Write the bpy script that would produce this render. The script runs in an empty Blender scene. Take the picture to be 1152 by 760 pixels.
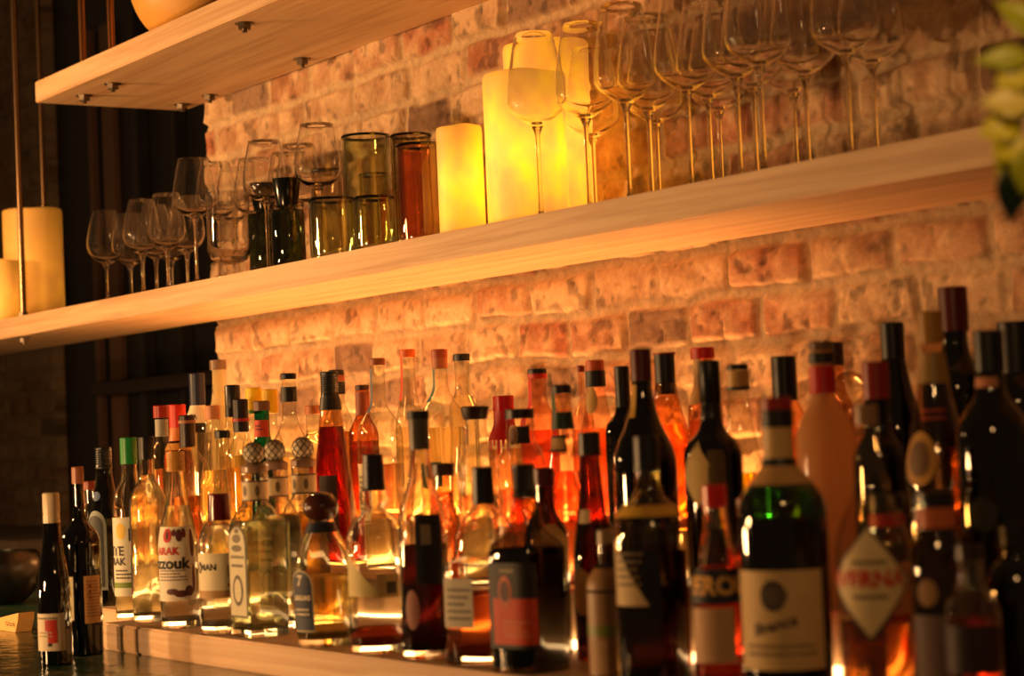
import bpy, bmesh, math, random
import numpy as np
from mathutils import Vector, Matrix
random.seed(7)
scn = bpy.context.scene
COL = scn.collection

# ------------------------------------------------------------------ camera model (used to place things at real depths)
W, H = 1152, 760
F = 2340.0
EZ = 1.25                     # eye height
DW = 2.13                     # eye to brick wall
CAM = Vector((0, -DW, EZ))
ROLL = math.radians(2.5)
_d = Vector((-1570, -176, -F)).normalized()
_ux, _uy = -math.sin(ROLL), math.cos(ROLL)
_uz = (-1570 * _ux - 176 * _uy) / F
ZC = Vector((_ux, _uy, _uz)).normalized()
XC = -_d
YC = ZC.cross(XC)


def ray(x, y):
    r = Vector(((x - W / 2) / F, -(y - H / 2) / F, -1))
    return Vector((r.dot(XC), r.dot(YC), r.dot(ZC)))


def on_y(x, y, Y):
    """the point seen at picture place (x, y) on the vertical plane Y"""
    w = ray(x, y)
    return CAM + w * ((Y - CAM.y) / w.y)


def on_z(x, y, Z):
    w = ray(x, y)
    return CAM + w * ((Z - CAM.z) / w.z)


def depth(p):
    v = p - CAM
    return -(v.x * XC.z + v.y * YC.z + v.z * ZC.z)


def ppm(p):
    return F / depth(p)


# ------------------------------------------------------------------ materials
def lin(c):
    return tuple(((v / 12.92) if v <= 0.04045 else ((v + 0.055) / 1.055) ** 2.4) for v in c)


MATS = {}


def newmat(name):
    m = bpy.data.materials.new(name)
    m.use_nodes = True
    nt = m.node_tree
    for n in list(nt.nodes):
        nt.nodes.remove(n)
    out = nt.nodes.new('ShaderNodeOutputMaterial')
    return m, nt, out


def N(nt, typ, **kw):
    n = nt.nodes.new(typ)
    for k, v in kw.items():
        if k in n.inputs:
            n.inputs[k].default_value = v
        else:
            setattr(n, k, v)
    return n


def L(nt, a, b):
    nt.links.new(a, b)


def solid(c, rough=0.5, metal=0.0, spec=0.5, mottle=0.12, scale=60):
    key = ('solid', c, rough, metal, spec, mottle, scale)
    if key in MATS:
        return MATS[key]
    m, nt, out = newmat('surface')
    p = N(nt, 'ShaderNodeBsdfPrincipled', Roughness=rough, Metallic=metal)
    p.inputs['Specular IOR Level'].default_value = spec
    tc = N(nt, 'ShaderNodeTexCoord')
    no = N(nt, 'ShaderNodeTexNoise', Scale=scale, Detail=4.0)
    L(nt, tc.outputs['Object'], no.inputs['Vector'])
    mx = N(nt, 'ShaderNodeMix', data_type='RGBA')
    l = lin(c)
    mx.inputs[6].default_value = (*[v * (1 - mottle) for v in l], 1)
    mx.inputs[7].default_value = (*[min(1, v * (1 + mottle)) for v in l], 1)
    L(nt, no.outputs[0], mx.inputs[0])
    L(nt, mx.outputs[2], p.inputs['Base Color'])
    L(nt, p.outputs[0], out.inputs[0])
    MATS[key] = m
    return m


def glass(c=(.97, .97, .95), edge=None, refl=1.0, wavy=0.0, haze=0.0, refract=0.0):
    """thin-walled glass: tinted see-through, mirror sheen growing to the rim"""
    key = ('glass', c, edge, refl, wavy, haze, refract)
    if key in MATS:
        return MATS[key]
    m, nt, out = newmat('glass')
    lw = N(nt, 'ShaderNodeLayerWeight', Blend=0.5)
    mx = N(nt, 'ShaderNodeMix', data_type='RGBA')
    l = lin(c)
    e = lin(edge) if edge else tuple(v ** 1.5 * .62 for v in l)
    mx.inputs[6].default_value = (*l, 1)
    mx.inputs[7].default_value = (*e, 1)
    pw = N(nt, 'ShaderNodeMath', operation='POWER')
    pw.inputs[1].default_value = 3.0
    L(nt, lw.outputs['Facing'], pw.inputs[0])
    L(nt, pw.outputs[0], mx.inputs[0])
    tr = N(nt, 'ShaderNodeBsdfTransparent')
    L(nt, mx.outputs[2], tr.inputs[0])
    gl = N(nt, 'ShaderNodeBsdfGlossy', Roughness=0.03)
    gl.inputs[0].default_value = (1, 1, 1, 1)
    f5 = N(nt, 'ShaderNodeMath', operation='POWER')
    f5.inputs[1].default_value = 4.0
    lf = N(nt, 'ShaderNodeLayerWeight', Blend=0.5)
    L(nt, lf.outputs['Facing'], f5.inputs[0])
    fr = N(nt, 'ShaderNodeMath', operation='MULTIPLY_ADD')
    fr.inputs[1].default_value = 0.7
    fr.inputs[2].default_value = 0.05
    L(nt, f5.outputs[0], fr.inputs[0])
    if wavy:
        tc = N(nt, 'ShaderNodeTexCoord')
        no = N(nt, 'ShaderNodeTexNoise', Scale=wavy, Detail=1.0)
        L(nt, tc.outputs['Object'], no.inputs['Vector'])
        bp = N(nt, 'ShaderNodeBump', Strength=0.5, Distance=0.01)
        L(nt, no.outputs[0], bp.inputs['Height'])
        L(nt, bp.outputs[0], gl.inputs['Normal'])
        L(nt, bp.outputs[0], lf.inputs['Normal'])
    mu = N(nt, 'ShaderNodeMath', operation='MULTIPLY')
    mu.inputs[1].default_value = 1.25 * refl
    mu.use_clamp = True
    L(nt, fr.outputs[0], mu.inputs[0])
    ms = N(nt, 'ShaderNodeMixShader')
    L(nt, mu.outputs[0], ms.inputs[0])
    L(nt, tr.outputs[0], ms.inputs[1])
    L(nt, gl.outputs[0], ms.inputs[2])
    last = ms
    if refract:
        rg = N(nt, 'ShaderNodeBsdfGlass', IOR=1.5, Roughness=0.0)
        rg.inputs[0].default_value = (*[v ** .3 for v in l], 1)
        mr = N(nt, 'ShaderNodeMixShader')
        mr.inputs[0].default_value = refract
        L(nt, ms.outputs[0], mr.inputs[1])
        L(nt, rg.outputs[0], mr.inputs[2])
        last = mr
    if haze:
        df = N(nt, 'ShaderNodeBsdfTranslucent')
        df.inputs[0].default_value = (*l, 1)
        d2 = N(nt, 'ShaderNodeBsdfDiffuse')
        d2.inputs[0].default_value = (*l, 1)
        a = N(nt, 'ShaderNodeMixShader')
        L(nt, df.outputs[0], a.inputs[1])
        L(nt, d2.outputs[0], a.inputs[2])
        b = N(nt, 'ShaderNodeMixShader')
        b.inputs[0].default_value = haze
        L(nt, ms.outputs[0], b.inputs[1])
        L(nt, a.outputs[0], b.inputs[2])
        last = b
    L(nt, last.outputs[0], out.inputs[0])
    MATS[key] = m
    return m


def liquid(c, clear=0.25):
    """tinted refracting drink"""
    key = ('liq', c, clear)
    if key in MATS:
        return MATS[key]
    m, nt, out = newmat('drink')
    l = tuple(v ** .62 for v in lin(c))
    rf = N(nt, 'ShaderNodeBsdfRefraction', IOR=1.34, Roughness=0.03)
    rf.inputs[0].default_value = (*l, 1)
    tr = N(nt, 'ShaderNodeBsdfTransparent')
    tr.inputs[0].default_value = (*l, 1)
    tl = N(nt, 'ShaderNodeBsdfTranslucent')
    tl.inputs[0].default_value = (*l, 1)
    ms = N(nt, 'ShaderNodeMixShader')
    ms.inputs[0].default_value = clear
    L(nt, rf.outputs[0], ms.inputs[1])
    L(nt, tr.outputs[0], ms.inputs[2])
    m2 = N(nt, 'ShaderNodeMixShader')
    m2.inputs[0].default_value = 0.06
    L(nt, ms.outputs[0], m2.inputs[1])
    L(nt, tl.outputs[0], m2.inputs[2])
    L(nt, m2.outputs[0], out.inputs[0])
    MATS[key] = m
    return m


def pine():
    if 'pine' in MATS:
        return MATS['pine']
    m, nt, out = newmat('pine')
    p = N(nt, 'ShaderNodeBsdfPrincipled', Roughness=0.55)
    tc = N(nt, 'ShaderNodeTexCoord')
    mp = N(nt, 'ShaderNodeMapping')
    mp.inputs['Scale'].default_value = (.8, 16, 26)
    L(nt, tc.outputs['Object'], mp.inputs[0])
    no = N(nt, 'ShaderNodeTexNoise', Scale=2.2, Detail=6.0, Roughness=0.6)
    no.inputs['Distortion'].default_value = 0.9
    L(nt, mp.outputs[0], no.inputs['Vector'])
    cr = N(nt, 'ShaderNodeValToRGB')
    cr.color_ramp.elements[0].position = 0.33
    cr.color_ramp.elements[0].color = (*lin((.80, .63, .46)), 1)
    cr.color_ramp.elements[1].position = 0.62
    cr.color_ramp.elements[1].color = (*lin((.91, .77, .60)), 1)
    L(nt, no.outputs[0], cr.inputs[0])
    n2 = N(nt, 'ShaderNodeTexNoise', Scale=3.0, Detail=3.0)
    L(nt, tc.outputs['Object'], n2.inputs['Vector'])
    mx = N(nt, 'ShaderNodeMix', data_type='RGBA', blend_type='MULTIPLY')
    mx.inputs[0].default_value = 0.15
    L(nt, cr.outputs[0], mx.inputs[6])
    L(nt, n2.outputs[0], mx.inputs[7])
    L(nt, mx.outputs[2], p.inputs['Base Color'])
    bp = N(nt, 'ShaderNodeBump', Strength=0.12, Distance=0.003)
    L(nt, no.outputs[0], bp.inputs['Height'])
    L(nt, bp.outputs[0], p.inputs['Normal'])
    L(nt, p.outputs[0], out.inputs[0])
    MATS['pine'] = m
    return m


def brick_mat():
    m, nt, out = newmat('brick')
    p = N(nt, 'ShaderNodeBsdfPrincipled', Roughness=0.9)
    at = N(nt, 'ShaderNodeVertexColor', layer_name='tone')
    tc = N(nt, 'ShaderNodeTexCoord')
    no = N(nt, 'ShaderNodeTexNoise', Scale=90.0, Detail=6.0, Roughness=0.65)
    L(nt, tc.outputs['Object'], no.inputs['Vector'])
    mx = N(nt, 'ShaderNodeMix', data_type='RGBA', blend_type='OVERLAY')
    mx.inputs[0].default_value = 0.5
    L(nt, at.outputs[0], mx.inputs[6])
    L(nt, no.outputs[0], mx.inputs[7])
    L(nt, mx.outputs[2], p.inputs['Base Color'])
    bp = N(nt, 'ShaderNodeBump', Strength=0.5, Distance=0.004)
    L(nt, no.outputs[0], bp.inputs['Height'])
    L(nt, bp.outputs[0], p.inputs['Normal'])
    L(nt, p.outputs[0], out.inputs[0])
    return m


def tile_mat():
    m, nt, out = newmat('glazed_tile')
    p = N(nt, 'ShaderNodeBsdfPrincipled', Roughness=0.16)
    tc = N(nt, 'ShaderNodeTexCoord')
    br = N(nt, 'ShaderNodeTexBrick', Scale=1.0)
    br.offset = 0.0
    br.inputs['Brick Width'].default_value = 0.1
    br.inputs['Row Height'].default_value = 0.1
    br.inputs['Mortar Size'].default_value = 0.003
    br.inputs['Color1'].default_value = (*lin((.10, .24, .18)), 1)
    br.inputs['Color2'].default_value = (*lin((.15, .30, .22)), 1)
    br.inputs['Mortar'].default_value = (*lin((.42, .40, .32)), 1)
    L(nt, tc.outputs['Object'], br.inputs['Vector'])
    no = N(nt, 'ShaderNodeTexNoise', Scale=26.0, Detail=3.0)
    L(nt, tc.outputs['Object'], no.inputs['Vector'])
    bp = N(nt, 'ShaderNodeBump', Strength=0.5, Distance=0.006)
    L(nt, no.outputs[0], bp.inputs['Height'])
    L(nt, br.outputs['Color'], p.inputs['Base Color'])
    L(nt, bp.outputs[0], p.inputs['Normal'])
    L(nt, p.outputs[0], out.inputs[0])
    return m


def emit(c, s):
    m, nt, out = newmat('glow')
    e = N(nt, 'ShaderNodeEmission', Strength=s)
    e.inputs[0].default_value = (*c, 1)
    L(nt, e.outputs[0], out.inputs[0])
    return m


# ------------------------------------------------------------------ object helpers
def link(name, me, mat=None, parent=None, smooth=False):
    o = bpy.data.objects.new(name, me)
    COL.objects.link(o)
    if mat:
        me.materials.append(mat)
    if parent:
        o.parent = parent
    if smooth:
        for p in me.polygons:
            p.use_smooth = True
    return o


def mesh(name, vs, fs):
    me = bpy.data.meshes.new(name)
    me.from_pydata(vs, [], fs)
    me.update()
    return me


def frombm(name, bm, mat, parent=None, smooth=False):
    bmesh.ops.recalc_face_normals(bm, faces=bm.faces)
    me = bpy.data.meshes.new(name)
    bm.to_mesh(me)
    bm.free()
    return link(name, me, mat, parent, smooth)


def thing(name, label, cat, loc, group=None, rz=0):
    o = bpy.data.objects.new(name, None)
    COL.objects.link(o)
    o.location = loc
    o.rotation_euler = (0, 0, rz)
    tag(o, label, cat, group)
    return o


def tag(o, label, cat, group=None, kind=None):
    if label:
        o['label'] = label
    if cat:
        o['category'] = cat
    if group:
        o['group'] = group
    if kind:
        o['kind'] = kind
    return o


def boxbm(x0, x1, y0, y1, z0, z1, bev=0.0, bm=None):
    b = bmesh.new()
    bmesh.ops.create_cube(b, size=1)
    for v in b.verts:
        v.co = Vector((x0 + (v.co.x + .5) * (x1 - x0), y0 + (v.co.y + .5) * (y1 - y0), z0 + (v.co.z + .5) * (z1 - z0)))
    if bev:
        bmesh.ops.bevel(b, geom=b.edges[:], offset=bev, segments=2, affect='EDGES')
    return b


def lathe_mesh(name, pts, n=32, close_top=True, close_bot=True, off=(0, 0)):
    vs, fs = [], []
    for (z, r) in pts:
        for k in range(n):
            a = 2 * math.pi * k / n
            vs.append((off[0] + r * math.cos(a), off[1] + r * math.sin(a), z))
    for i in range(len(pts) - 1):
        for k in range(n):
            k2 = (k + 1) % n
            fs.append((i * n + k, i * n + k2, (i + 1) * n + k2, (i + 1) * n + k))
    if close_bot:
        fs.append(tuple(reversed(range(n))))
    if close_top:
        b = (len(pts) - 1) * n
        fs.append(tuple(b + k for k in range(n)))
    return mesh(name, vs, fs)


def lathe(name, pts, mat, parent=None, n=32, smooth=True, **kw):
    me = lathe_mesh(name, pts, n, **kw)
    o = link(name, me, mat, parent, smooth)
    if smooth:
        sharp(me)
    return o


def sharp(me, ang=40):
    try:
        me.set_sharp_from_angle(angle=math.radians(ang))
    except Exception:
        pass


# ------------------------------------------------------------------ setting: brick wall as real relief
def vnoise(x, y, seed):
    rs = np.random.RandomState(seed)
    T = rs.rand(256, 256)
    xi = np.floor(x).astype(int)
    yi = np.floor(y).astype(int)
    fx = x - xi
    fy = y - yi
    fx = fx * fx * (3 - 2 * fx)
    fy = fy * fy * (3 - 2 * fy)
    a = T[xi % 256, yi % 256]
    b = T[(xi + 1) % 256, yi % 256]
    c = T[xi % 256, (yi + 1) % 256]
    d = T[(xi + 1) % 256, (yi + 1) % 256]
    return (a * (1 - fx) + b * fx) * (1 - fy) + (c * (1 - fx) + d * fx) * fy


def fbm(x, y, seed, o=4):
    s = 0
    a = .5
    for i in range(o):
        s = s + a * vnoise(x * 2 ** i + 31.7 * i, y * 2 ** i + 11.3 * i, seed + i)
        a *= .5
    return s


BRICK = brick_mat()


def brick_wall(name, x0, x1, z0, z1, Y, step=0.0045, seed=3, edge_left=False, thick=0.28, tone=1.0):
    nx = int((x1 - x0) / step) + 1
    nz = int((z1 - z0) / step) + 1
    xs = np.linspace(x0, x1, nx)
    zs = np.linspace(z0, z1, nz)
    X, Z = np.meshgrid(xs, zs)
    CH = 0.0765
    wx = X + .022 * (fbm(X * 14, Z * 14, seed + 50, 3) - .45)
    wz = Z + .020 * (fbm(X * 9 + 7, Z * 9, seed + 60, 3) - .45)
    row = np.floor(wz / CH).astype(int)
    fz = (wz / CH - row) * CH
    rs = np.random.RandomState(seed)
    rofs = rs.rand(400)
    rlen = 0.165 + .07 * rs.rand(400)
    bl = rlen[row % 400]
    u = (wx + rofs[row % 400] * .3) / bl
    col = np.floor(u).astype(int)
    fx = (u - col) * bl
    dist = np.minimum(np.minimum(fx, bl - fx), np.minimum(fz, CH - fz))
    edge = np.clip((dist - .005) / .009, 0, 1)
    edge = edge * edge * (3 - 2 * edge)
    hid = (row * 131 + col * 57)
    RT = rs.rand(1024)
    r1 = RT[hid % 1024]
    r2 = RT[(hid * 7 + 13) % 1024]
    r3 = RT[(hid * 3 + 101) % 1024]
    big = fbm(X * 22, Z * 22, seed + 1, 4)
    fine = fbm(X * 70, Z * 70, seed + 9, 3)
    pit = np.clip((fbm(X * 45 + 3, Z * 45, seed + 21, 3) - .60) / .1, 0, 1)
    hgt = edge * (.010 + .010 * (r3 - .5) + .008 * (big - .45)) + .004 * (fine - .45) - .004 * pit * edge
    # colours: worn red brick, limewashed over, pale mortar
    red = np.stack([.62 + .10 * (r1 - .5), .43 + .08 * (r2 - .5), .31 + .06 * (r2 - .5)], -1)
    dark = np.array([.40, .29, .24])
    wash = np.array([.83, .70, .55])
    mort = np.array([.83, .71, .56])
    isd = (r1 > .94)[..., None]
    base = np.where(isd, dark, red)
    amt = np.clip((r2 * .9 + .30) + 1.7 * (big - .47), 0, 1)[..., None] * np.where(isd, .40, .93)
    c = base * (1 - amt) + wash * amt
    stain = np.clip((fbm(X * 30 + 9, Z * 30, seed + 33, 4) - .60) / .08, 0, 1)[..., None]
    c = c * (1 - .26 * stain * edge[..., None])
    c = c * (1 - .22 * (pit * edge)[..., None])
    mo = mort * (.86 + .25 * (fine[..., None] - .3))
    e = edge[..., None]
    c = c * e + mo * (1 - e)
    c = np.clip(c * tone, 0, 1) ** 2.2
    Xd = X.copy()
    if edge_left:      # toothed broken end of the wall
        k = .02 * (RT[(row * 17) % 1024] - .5) + .02 * (fbm(X * 0 + 2, Z * 25, seed + 70, 3) - .4)
        fall = np.clip(1 - (X - x0) / .06, 0, 1)
        Xd = X + k * fall
    Yv = Y - hgt
    vs = np.stack([Xd, Yv, Z], -1).reshape(-1, 3)
    idx = np.arange(nx * nz).reshape(nz, nx)
    q = np.stack([idx[:-1, :-1], idx[:-1, 1:], idx[1:, 1:], idx[1:, :-1]], -1).reshape(-1, 4)
    nv = nx * nz
    # sides and back, so the wall is a solid slab
    extra = []
    faces = q.tolist()
    ring = list(idx[0, :]) + list(idx[1:, -1]) + list(idx[-1, -2::-1]) + list(idx[-2:0:-1, 0])
    bverts = []
    for i in ring:
        bverts.append((float(vs[i][0]), Y + thick, float(vs[i][2])))
    n = len(ring)
    for a in range(n):
        b = (a + 1) % n
        faces.append((int(ring[b]), int(ring[a]), nv + a, nv + b))
    faces.append(tuple(nv + a for a in range(n)))
    allv = vs.tolist() + bverts
    me = bpy.data.meshes.new(name)
    me.from_pydata(allv, [], faces)
    ca = me.color_attributes.new('tone', 'FLOAT_COLOR', 'POINT')
    cc = np.ones((len(allv), 4))
    cc[:nv, :3] = c.reshape(-1, 3)
    cc[nv:, :3] = np.array([.5, .3, .2]) ** 2.2
    for a, i in enumerate(ring):
        cc[nv + a, :3] = cc[i, :3]
    ca.data.foreach_set('color', cc.ravel())
    me.update()
    o = link(name, me, BRICK, None, True)
    tag(o, None, None, kind='structure')
    return o


XK = on_y(239, 250, 0).x            # brick corner
XP = on_y(54, 250, .46).x           # far pier edge
brick_wall('wall_back', XK, -1.0, EZ - .40, EZ + 1.35, 0.0, edge_left=True)
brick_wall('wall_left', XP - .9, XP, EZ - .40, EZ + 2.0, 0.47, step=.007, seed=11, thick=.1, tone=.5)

# dark doorway between pier and wall: a near-black leaf behind a thin frame
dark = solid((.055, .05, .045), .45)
frame_m = solid((.30, .21, .15), .6)
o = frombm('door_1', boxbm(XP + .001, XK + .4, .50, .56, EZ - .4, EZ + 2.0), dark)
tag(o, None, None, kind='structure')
for (pa, pb, yy) in ((102, 107, .47), (118, 131, .48)):
    xa, xb = on_y(pa, 250, yy).x, on_y(pb, 250, yy).x
    o = frombm('trim_1', boxbm(xa, xb, yy, yy + .02, EZ - .4, EZ + 1.35, .002), frame_m)
    tag(o, None, None, kind='structure')
for pa, pb in ((150, 158), (196, 200)):
    xa, xb = on_y(pa, 250, .46).x, on_y(pb, 250, .46).x
    o = frombm('trim_2', boxbm(xa, xb, .46, .50, EZ - .4, EZ + 1.35, .004), solid((.085, .075, .065), .5))
    tag(o, None, None, kind='structure')
xa, xb = on_y(100, 430, .42).x, XK + .3
o = frombm('trim_3', boxbm(xa, xb, .42, .50, EZ + .175, EZ + .215, .004), solid((.13, .09, .07), .5))
tag(o, None, None, kind='structure')

# ------------------------------------------------------------------ shelves
PINE = pine()
ZM0, ZM1 = EZ + .290, EZ + .338       # middle shelf
ZU0, ZU1 = EZ + .800, EZ + .848       # upper shelf
YM, YU = -.30, -.38
steel = solid((.42, .38, .33), .35, 1.0)


def nut(root, p, s=1.0, down=True):
    sg = -1 if down else 1
    bm = bmesh.new()
    for (r, h, z, n) in ((.015 * s, .002, 0, 24), (.0105 * s, .010, .002, 6)):
        g = bmesh.ops.create_cone(bm, cap_ends=True, segments=n, radius1=r, radius2=r, depth=h)
        bmesh.ops.translate(bm, verts=g['verts'], vec=Vector((0, 0, sg * (z + h / 2))))
    g = bmesh.ops.create_cone(bm, cap_ends=True, segments=12, radius1=.005, radius2=.005, depth=.008)
    bmesh.ops.translate(bm, verts=g['verts'], vec=Vector((0, 0, sg * .014)))
    o = frombm('bolt', bm, steel, root)
    o.location = p
    return o


mid = frombm('wooden_shelf', boxbm(-6.0, -1.0, YM, -.012, ZM0, ZM1, .002), PINE)
tag(mid, 'long pale pine shelf carrying the wine glasses and glowing candles', 'shelf', 'pine wall shelves')
xu = on_y(40, 117, YU).x
up = frombm('wooden_shelf', boxbm(xu, -1.0, YU, -.012, ZU0, ZU1, .002), PINE)
tag(up, 'upper pine shelf with steel bolts showing on its underside', 'shelf', 'pine wall shelves')
for (x, y) in ((95, 107), (127, 94), (205, 117), (236, 107), (275, 26), (340, 66)):
    nut(up, on_z(x, y, ZU0), 1.25)
for (x, y) in ((27, 379),):
    nut(mid, on_z(x, y, ZM0))


def rod(x, y, Y, z0, z1, label, r=.0065):
    p = on_y(x, y, Y)
    o = thing('hanging_rod', label, 'rod', (p.x, Y, z0), 'steel shelf hanger rods')
    lathe('shaft', [(0, r), (z1 - z0, r)], solid((.60, .48, .36), .28, 1.0), o, 16)
    lathe('washer', [(0, .014), (.002, .014)], steel, o, 20)
    bm = bmesh.new()
    g = bmesh.ops.create_cone(bm, cap_ends=True, segments=6, radius1=.0115, radius2=.0115, depth=.010)
    bmesh.ops.translate(bm, verts=g['verts'], vec=Vector((0, 0, .007)))
    frombm('hex_nut', bm, steel, o)
    return o


rod(26, 340, -.275, ZM1, EZ + 1.35, 'thin steel rod at the front edge of the middle shelf before the candles', .0075)
rod(49, 220, -.06, ZM1, EZ + 1.35, 'thin steel rod coming down behind the tall candle at far left')
for (x, y, lb) in ((95, 107, 'left one of two steel rods standing on the upper shelf end'),
                   (127, 94, 'right one of two steel rods on the upper shelf, nearer the round bowl')):
    p = on_z(x, y, ZU0)
    px = p.x
    o = thing('hanging_rod', lb, 'rod', (px, p.y, ZU1), 'steel shelf hanger rods')
    lathe('shaft', [(0, .008), (.6, .008)], solid((.66, .46, .30), .28, 1.0), o, 16)
    lathe('washer', [(0, .015), (.002, .015)], steel, o, 20)

# ------------------------------------------------------------------ counter and stepped display
TZ = [EZ - .274, EZ - .205, EZ - .145]
CZ = EZ - .316
YF = -.82
xr0 = on_y(114, 698, YF).x
XE = -.55
ct = thing('bar_counter', 'dark green glazed tile bar counter under the bottles', 'counter', (-3.3, -.6, 0))
tp = frombm('counter_top', boxbm(-6.7, XE, -1.25, -.02, CZ - .05, CZ, .004), tile_mat(), ct)
tp.location = (3.3, .6, 0)
tp = frombm('cabinet_front', boxbm(-6.7, XE, -1.15, -.03, 0, CZ - .05, .004), solid((.16, .11, .07), .5), ct)
tp.location = (3.3, .6, 0)
o = frombm('floor', boxbm(-7.6, .6, -3.6, .6, -.05, 0), solid((.20, .13, .08), .5, scale=8))
tag(o, None, None, kind='structure')
riser = thing('bottle_display', 'stepped pine display board carrying rows of liquor bottles', 'display stand', (xr0, YF, CZ))


def step(x0, x1, y0, y1, z0, z1):
    o = frombm('step', boxbm(x0 - xr0, x1 - xr0, y0 - YF, y1 - YF, z0 - CZ, z1 - CZ, .003), PINE, riser)
    return o


step(xr0, XE, YF, -.60, CZ, TZ[0])
step(on_y(92, 690, -.70).x, xr0 - .0005, -.70, -.60, CZ, TZ[0])
step(on_y(122, 640, -.60).x, XE, -.5995, -.3605, CZ, TZ[1])
step(on_y(118, 600, -.36).x, XE, -.36, -.025, CZ, TZ[2])
sp = frombm('added_strip', boxbm(XK + .04, -2.42, -.052, -.026, TZ[2], TZ[2] + .006), emit((1, .45, .13), 60))  # unseen emitter added to light the bricks and bottles from behind
tag(sp, 'added warm light strip along the foot of the brick wall, backlighting the bottles', 'light strip')

SG, _nt, _out = newmat('stem_glass')
_g = N(_nt, 'ShaderNodeBsdfGlass', IOR=1.5, Roughness=0.0)
_g.inputs[0].default_value = (.98, .96, .92, 1)
L(_nt, _g.outputs[0], _out.inputs[0])

for y0, t, xa, xb, lb in ((-.3605, 1, on_y(150, 600, -.36).x, -2.0, 'added warm light strip at the foot of the top display step, backlighting the bottles'),
                          (-.5998, 0, on_y(150, 660, -.60).x, -1.5, 'added warm light strip at the foot of the middle display step, backlighting the front bottles')):
    q = frombm('added_strip', boxbm(xa, xb, y0 - .010, y0 - .0006, TZ[t] + .0004, TZ[t] + .010), emit((1, .58, .23), 8.5))  # unseen emitters added behind the steps to backlight the front rows
    tag(q, lb, 'light strip')

# ------------------------------------------------------------------ bottles
SHAPES = {
    'std': [(0, .93), (.012, 1), (.60, 1), (.65, .96), (.69, .82), (.73, .5), (.765, .18), (.80, .04), (.84, 0), (1, 0)],
    'long': [(0, .93), (.012, 1), (.50, 1), (.56, .94), (.62, .75), (.68, .45), (.75, .18), (.83, .04), (.9, 0), (1, 0)],
    'wine': [(0, .95), (.012, 1), (.58, 1), (.62, .95), (.66, .76), (.69, .42), (.72, .16), (.77, .03), (.8, 0), (1, 0)],
    'burg': [(0, .95), (.012, 1), (.40, 1), (.5, .88), (.6, .58), (.68, .32), (.76, .14), (.85, .04), (.9, 0), (1, 0)],
    'taper': [(0, .97), (.012, 1), (.10, .99), (.30, .80), (.55, .48), (.75, .20), (.84, .05), (.88, 0), (1, 0)],
    'cone': [(0, .76), (.02, .82), (.30, .95), (.42, 1), (.5, .97), (.58, .80), (.66, .55), (.72, .32), (.78, .12), (.82, 0), (1, 0)],
    'globe': [(0, .6), (.02, .75), (.12, .95), (.25, 1), (.38, .93), (.48, .7), (.55, .4), (.62, .14), (.7, 0), (1, 0)],
    'highglobe': [(0, .7), (.02, .74), (.25, .76), (.36, .84), (.46, .96), (.53, 1), (.60, .93), (.67, .66), (.72, .32), (.77, .08), (.82, 0), (1, 0)],
    'bulb': [(0, .90), (.012, .95), (.4, 1), (.54, .99), (.60, .92), (.66, .70), (.70, .36), (.725, .06), (.74, .0), (.775, .2), (.81, .22), (.84, .08), (.87, 0), (1, 0)],
    'squat': [(0, .95), (.015, 1), (.46, 1), (.51, .95), (.535, .75), (.57, .64), (.66, .60), (.73, .44), (.78, .2), (.81, .05), (.84, 0), (1, 0)],
    'whisky': [(0, .95), (.012, 1), (.56, 1), (.61, .93), (.65, .66), (.68, .40), (.71, .28), (.78, .18), (.86, .04), (.9, 0), (1, 0)],
    'gin': [(0, .9), (.03, .96), (.4, 1), (.60, 1), (.68, .94), (.75, .72), (.80, .36), (.83, .06), (.86, 0), (1, 0)],
    'slope': [(0, .93), (.012, 1), (.45, 1), (.52, .93), (.60, .68), (.70, .34), (.80, .12), (.88, 0), (1, 0)],
}


def smooth_profile(pts, sub=4):
    out = []
    n = len(pts)
    for i in range(n - 1):
        p0 = pts[max(i - 1, 0)]
        p1, p2 = pts[i], pts[i + 1]
        p3 = pts[min(i + 2, n - 1)]
        m1 = (p2[1] - p0[1]) / max(1e-6, p2[0] - p0[0])
        m2 = (p3[1] - p1[1]) / max(1e-6, p3[0] - p1[0])
        h = p2[0] - p1[0]
        d = (p2[1] - p1[1]) / h
        if abs(d) < 1e-9:
            m1 = m2 = 0
        else:
            m1 = 0 if m1 * d < 0 else max(-3 * abs(d), min(3 * abs(d), m1))
            m2 = 0 if m2 * d < 0 else max(-3 * abs(d), min(3 * abs(d), m2))
        for k in range(sub):
            t = k / sub
            h00 = 2 * t ** 3 - 3 * t ** 2 + 1
            h10 = t ** 3 - 2 * t ** 2 + t
            h01 = -2 * t ** 3 + 3 * t ** 2
            h11 = t ** 3 - t ** 2
            out.append((p1[0] + t * h, h00 * p1[1] + h10 * h * m1 + h01 * p2[1] + h11 * h * m2))
    out.append(pts[-1])
    return out


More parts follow.
